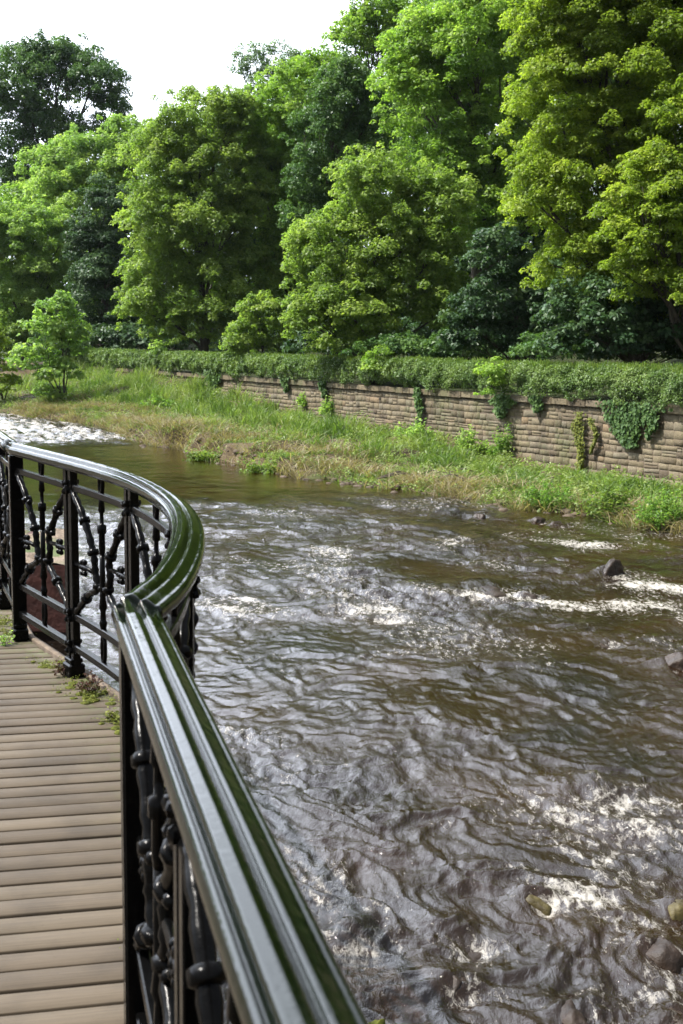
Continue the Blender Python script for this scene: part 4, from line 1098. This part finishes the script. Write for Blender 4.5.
# ------------------------------------------------------------------ light and sky
AZ, EL = R(-98), R(54)
sd = Vector((math.sin(AZ)*math.cos(EL), math.cos(AZ)*math.cos(EL), math.sin(EL)))
sl_ = bpy.data.lights.new('sun', 'SUN'); sl_.energy = 5.0; sl_.angle = R(.6); sl_.color = (1, .955, .88)
so_ = bpy.data.objects.new('sun', sl_); so_.rotation_euler = sd.to_track_quat('Z', 'Y').to_euler(); link(so_)
w = bpy.data.worlds.new('World'); scene.world = w; w.use_nodes = True; nt = w.node_tree; nt.nodes.clear()
out = nt.nodes.new('ShaderNodeOutputWorld')
sky = nt.nodes.new('ShaderNodeTexSky'); sky.sky_type = 'NISHITA'; sky.sun_disc = False; sky.sun_elevation = EL; sky.sun_rotation = AZ; sky.dust_density = 3; sky.air_density = 1.0
bg = N(nt, 'ShaderNodeBackground', in_Strength=.12); nt.links.new(sky.outputs[0], bg.inputs[0])
tcw = N(nt, 'ShaderNodeTexCoord').outputs['Generated']
sep = N(nt, 'ShaderNodeSeparateXYZ'); nt.links.new(tcw, sep.inputs[0])
cn = noise(nt, 2.4, 6, .58, mapping(nt, tcw, (1, 1, 2.2)), .3)
zf = math_(nt, 'MULTIPLY', math_(nt, 'SUBTRACT', 1.0, sep.outputs[2], clamp=True), .32)
cf = ramp(nt, math_(nt, 'ADD', cn, zf), [(.36, (0,0,0)), (.56, (1,1,1))])
# bright sky patch added forward left, away from the sun, for reflections
ga, ge = R(-46), R(34); gd = (math.sin(ga)*math.cos(ge), math.cos(ga)*math.cos(ge), math.sin(ge))
dp = N(nt, 'ShaderNodeVectorMath', operation='DOT_PRODUCT'); nt.links.new(tcw, dp.inputs[0]); dp.inputs[1].default_value = gd
gl = math_(nt, 'POWER', math_(nt, 'MAXIMUM', dp.outputs['Value'], 0.0), 4.5)
cl2 = noise(nt, 3.5, 6, .6, mapping(nt, tcw, (1, 1, 2)), .5)
gl = math_(nt, 'MULTIPLY', gl, math_(nt, 'ADD', math_(nt, 'MULTIPLY', cl2, 8.0), .4))
cb = N(nt, 'ShaderNodeBackground'); cb.inputs[0].default_value = (.82, .885, 1.0, 1)
nt.links.new(math_(nt, 'ADD', gl, .36), cb.inputs[1])
mx = N(nt, 'ShaderNodeMixShader'); nt.links.new(cf, mx.inputs[0]); nt.links.new(bg.outputs[0], mx.inputs[1]); nt.links.new(cb.outputs[0], mx.inputs[2]); nt.links.new(mx.outputs[0], out.inputs[0])

mb = MB(); mb.frame_box((20, 80, 21), (1,0,0), (0,1,0), (0,0,1), 720, 860, 42)
m_, nt_h, out_h = mat('haze_air'); pv = nt_h.nodes.new('ShaderNodeVolumePrincipled'); pv.inputs['Density'].default_value = .00005; pv.inputs['Color'].default_value = (.80,.92,1,1); pv.inputs['Anisotropy'].default_value = .2
nt_h.links.new(pv.outputs[0], out_h.inputs['Volume']); tag(mb.build('haze', m_), 'thin summer haze', kind='stuff')
# ------------------------------------------------------------------ camera
cam = bpy.data.cameras.new('camera'); co = bpy.data.objects.new('camera', cam); link(co)
cam.sensor_fit = 'VERTICAL'; cam.sensor_height = 22.3; cam.sensor_width = 14.87; cam.lens = F_PX*22.3/1024
co.matrix_world = Matrix.Translation((0, 0, EYE)) @ Matrix.Rotation(R(90)-PITCH, 4, 'X') @ Matrix.Rotation(ROLL, 4, 'Z')
cam.clip_start = .05; cam.clip_end = 3000
cam.dof.use_dof = True; cam.dof.focus_distance = 9.0; cam.dof.aperture_fstop = 5.6
scene.camera = co
vs = scene.view_settings; vs.view_transform = 'Standard'; vs.look = 'None'; vs.exposure = 1.1; vs.gamma = 1; vs.use_curve_mapping = False
scene.cycles.max_bounces = 6; scene.cycles.transmission_bounces = 2; scene.cycles.diffuse_bounces = 3; scene.cycles.glossy_bounces = 3
print('verts', sum(len(o.data.vertices) for o in bpy.data.objects if o.type == 'MESH'))
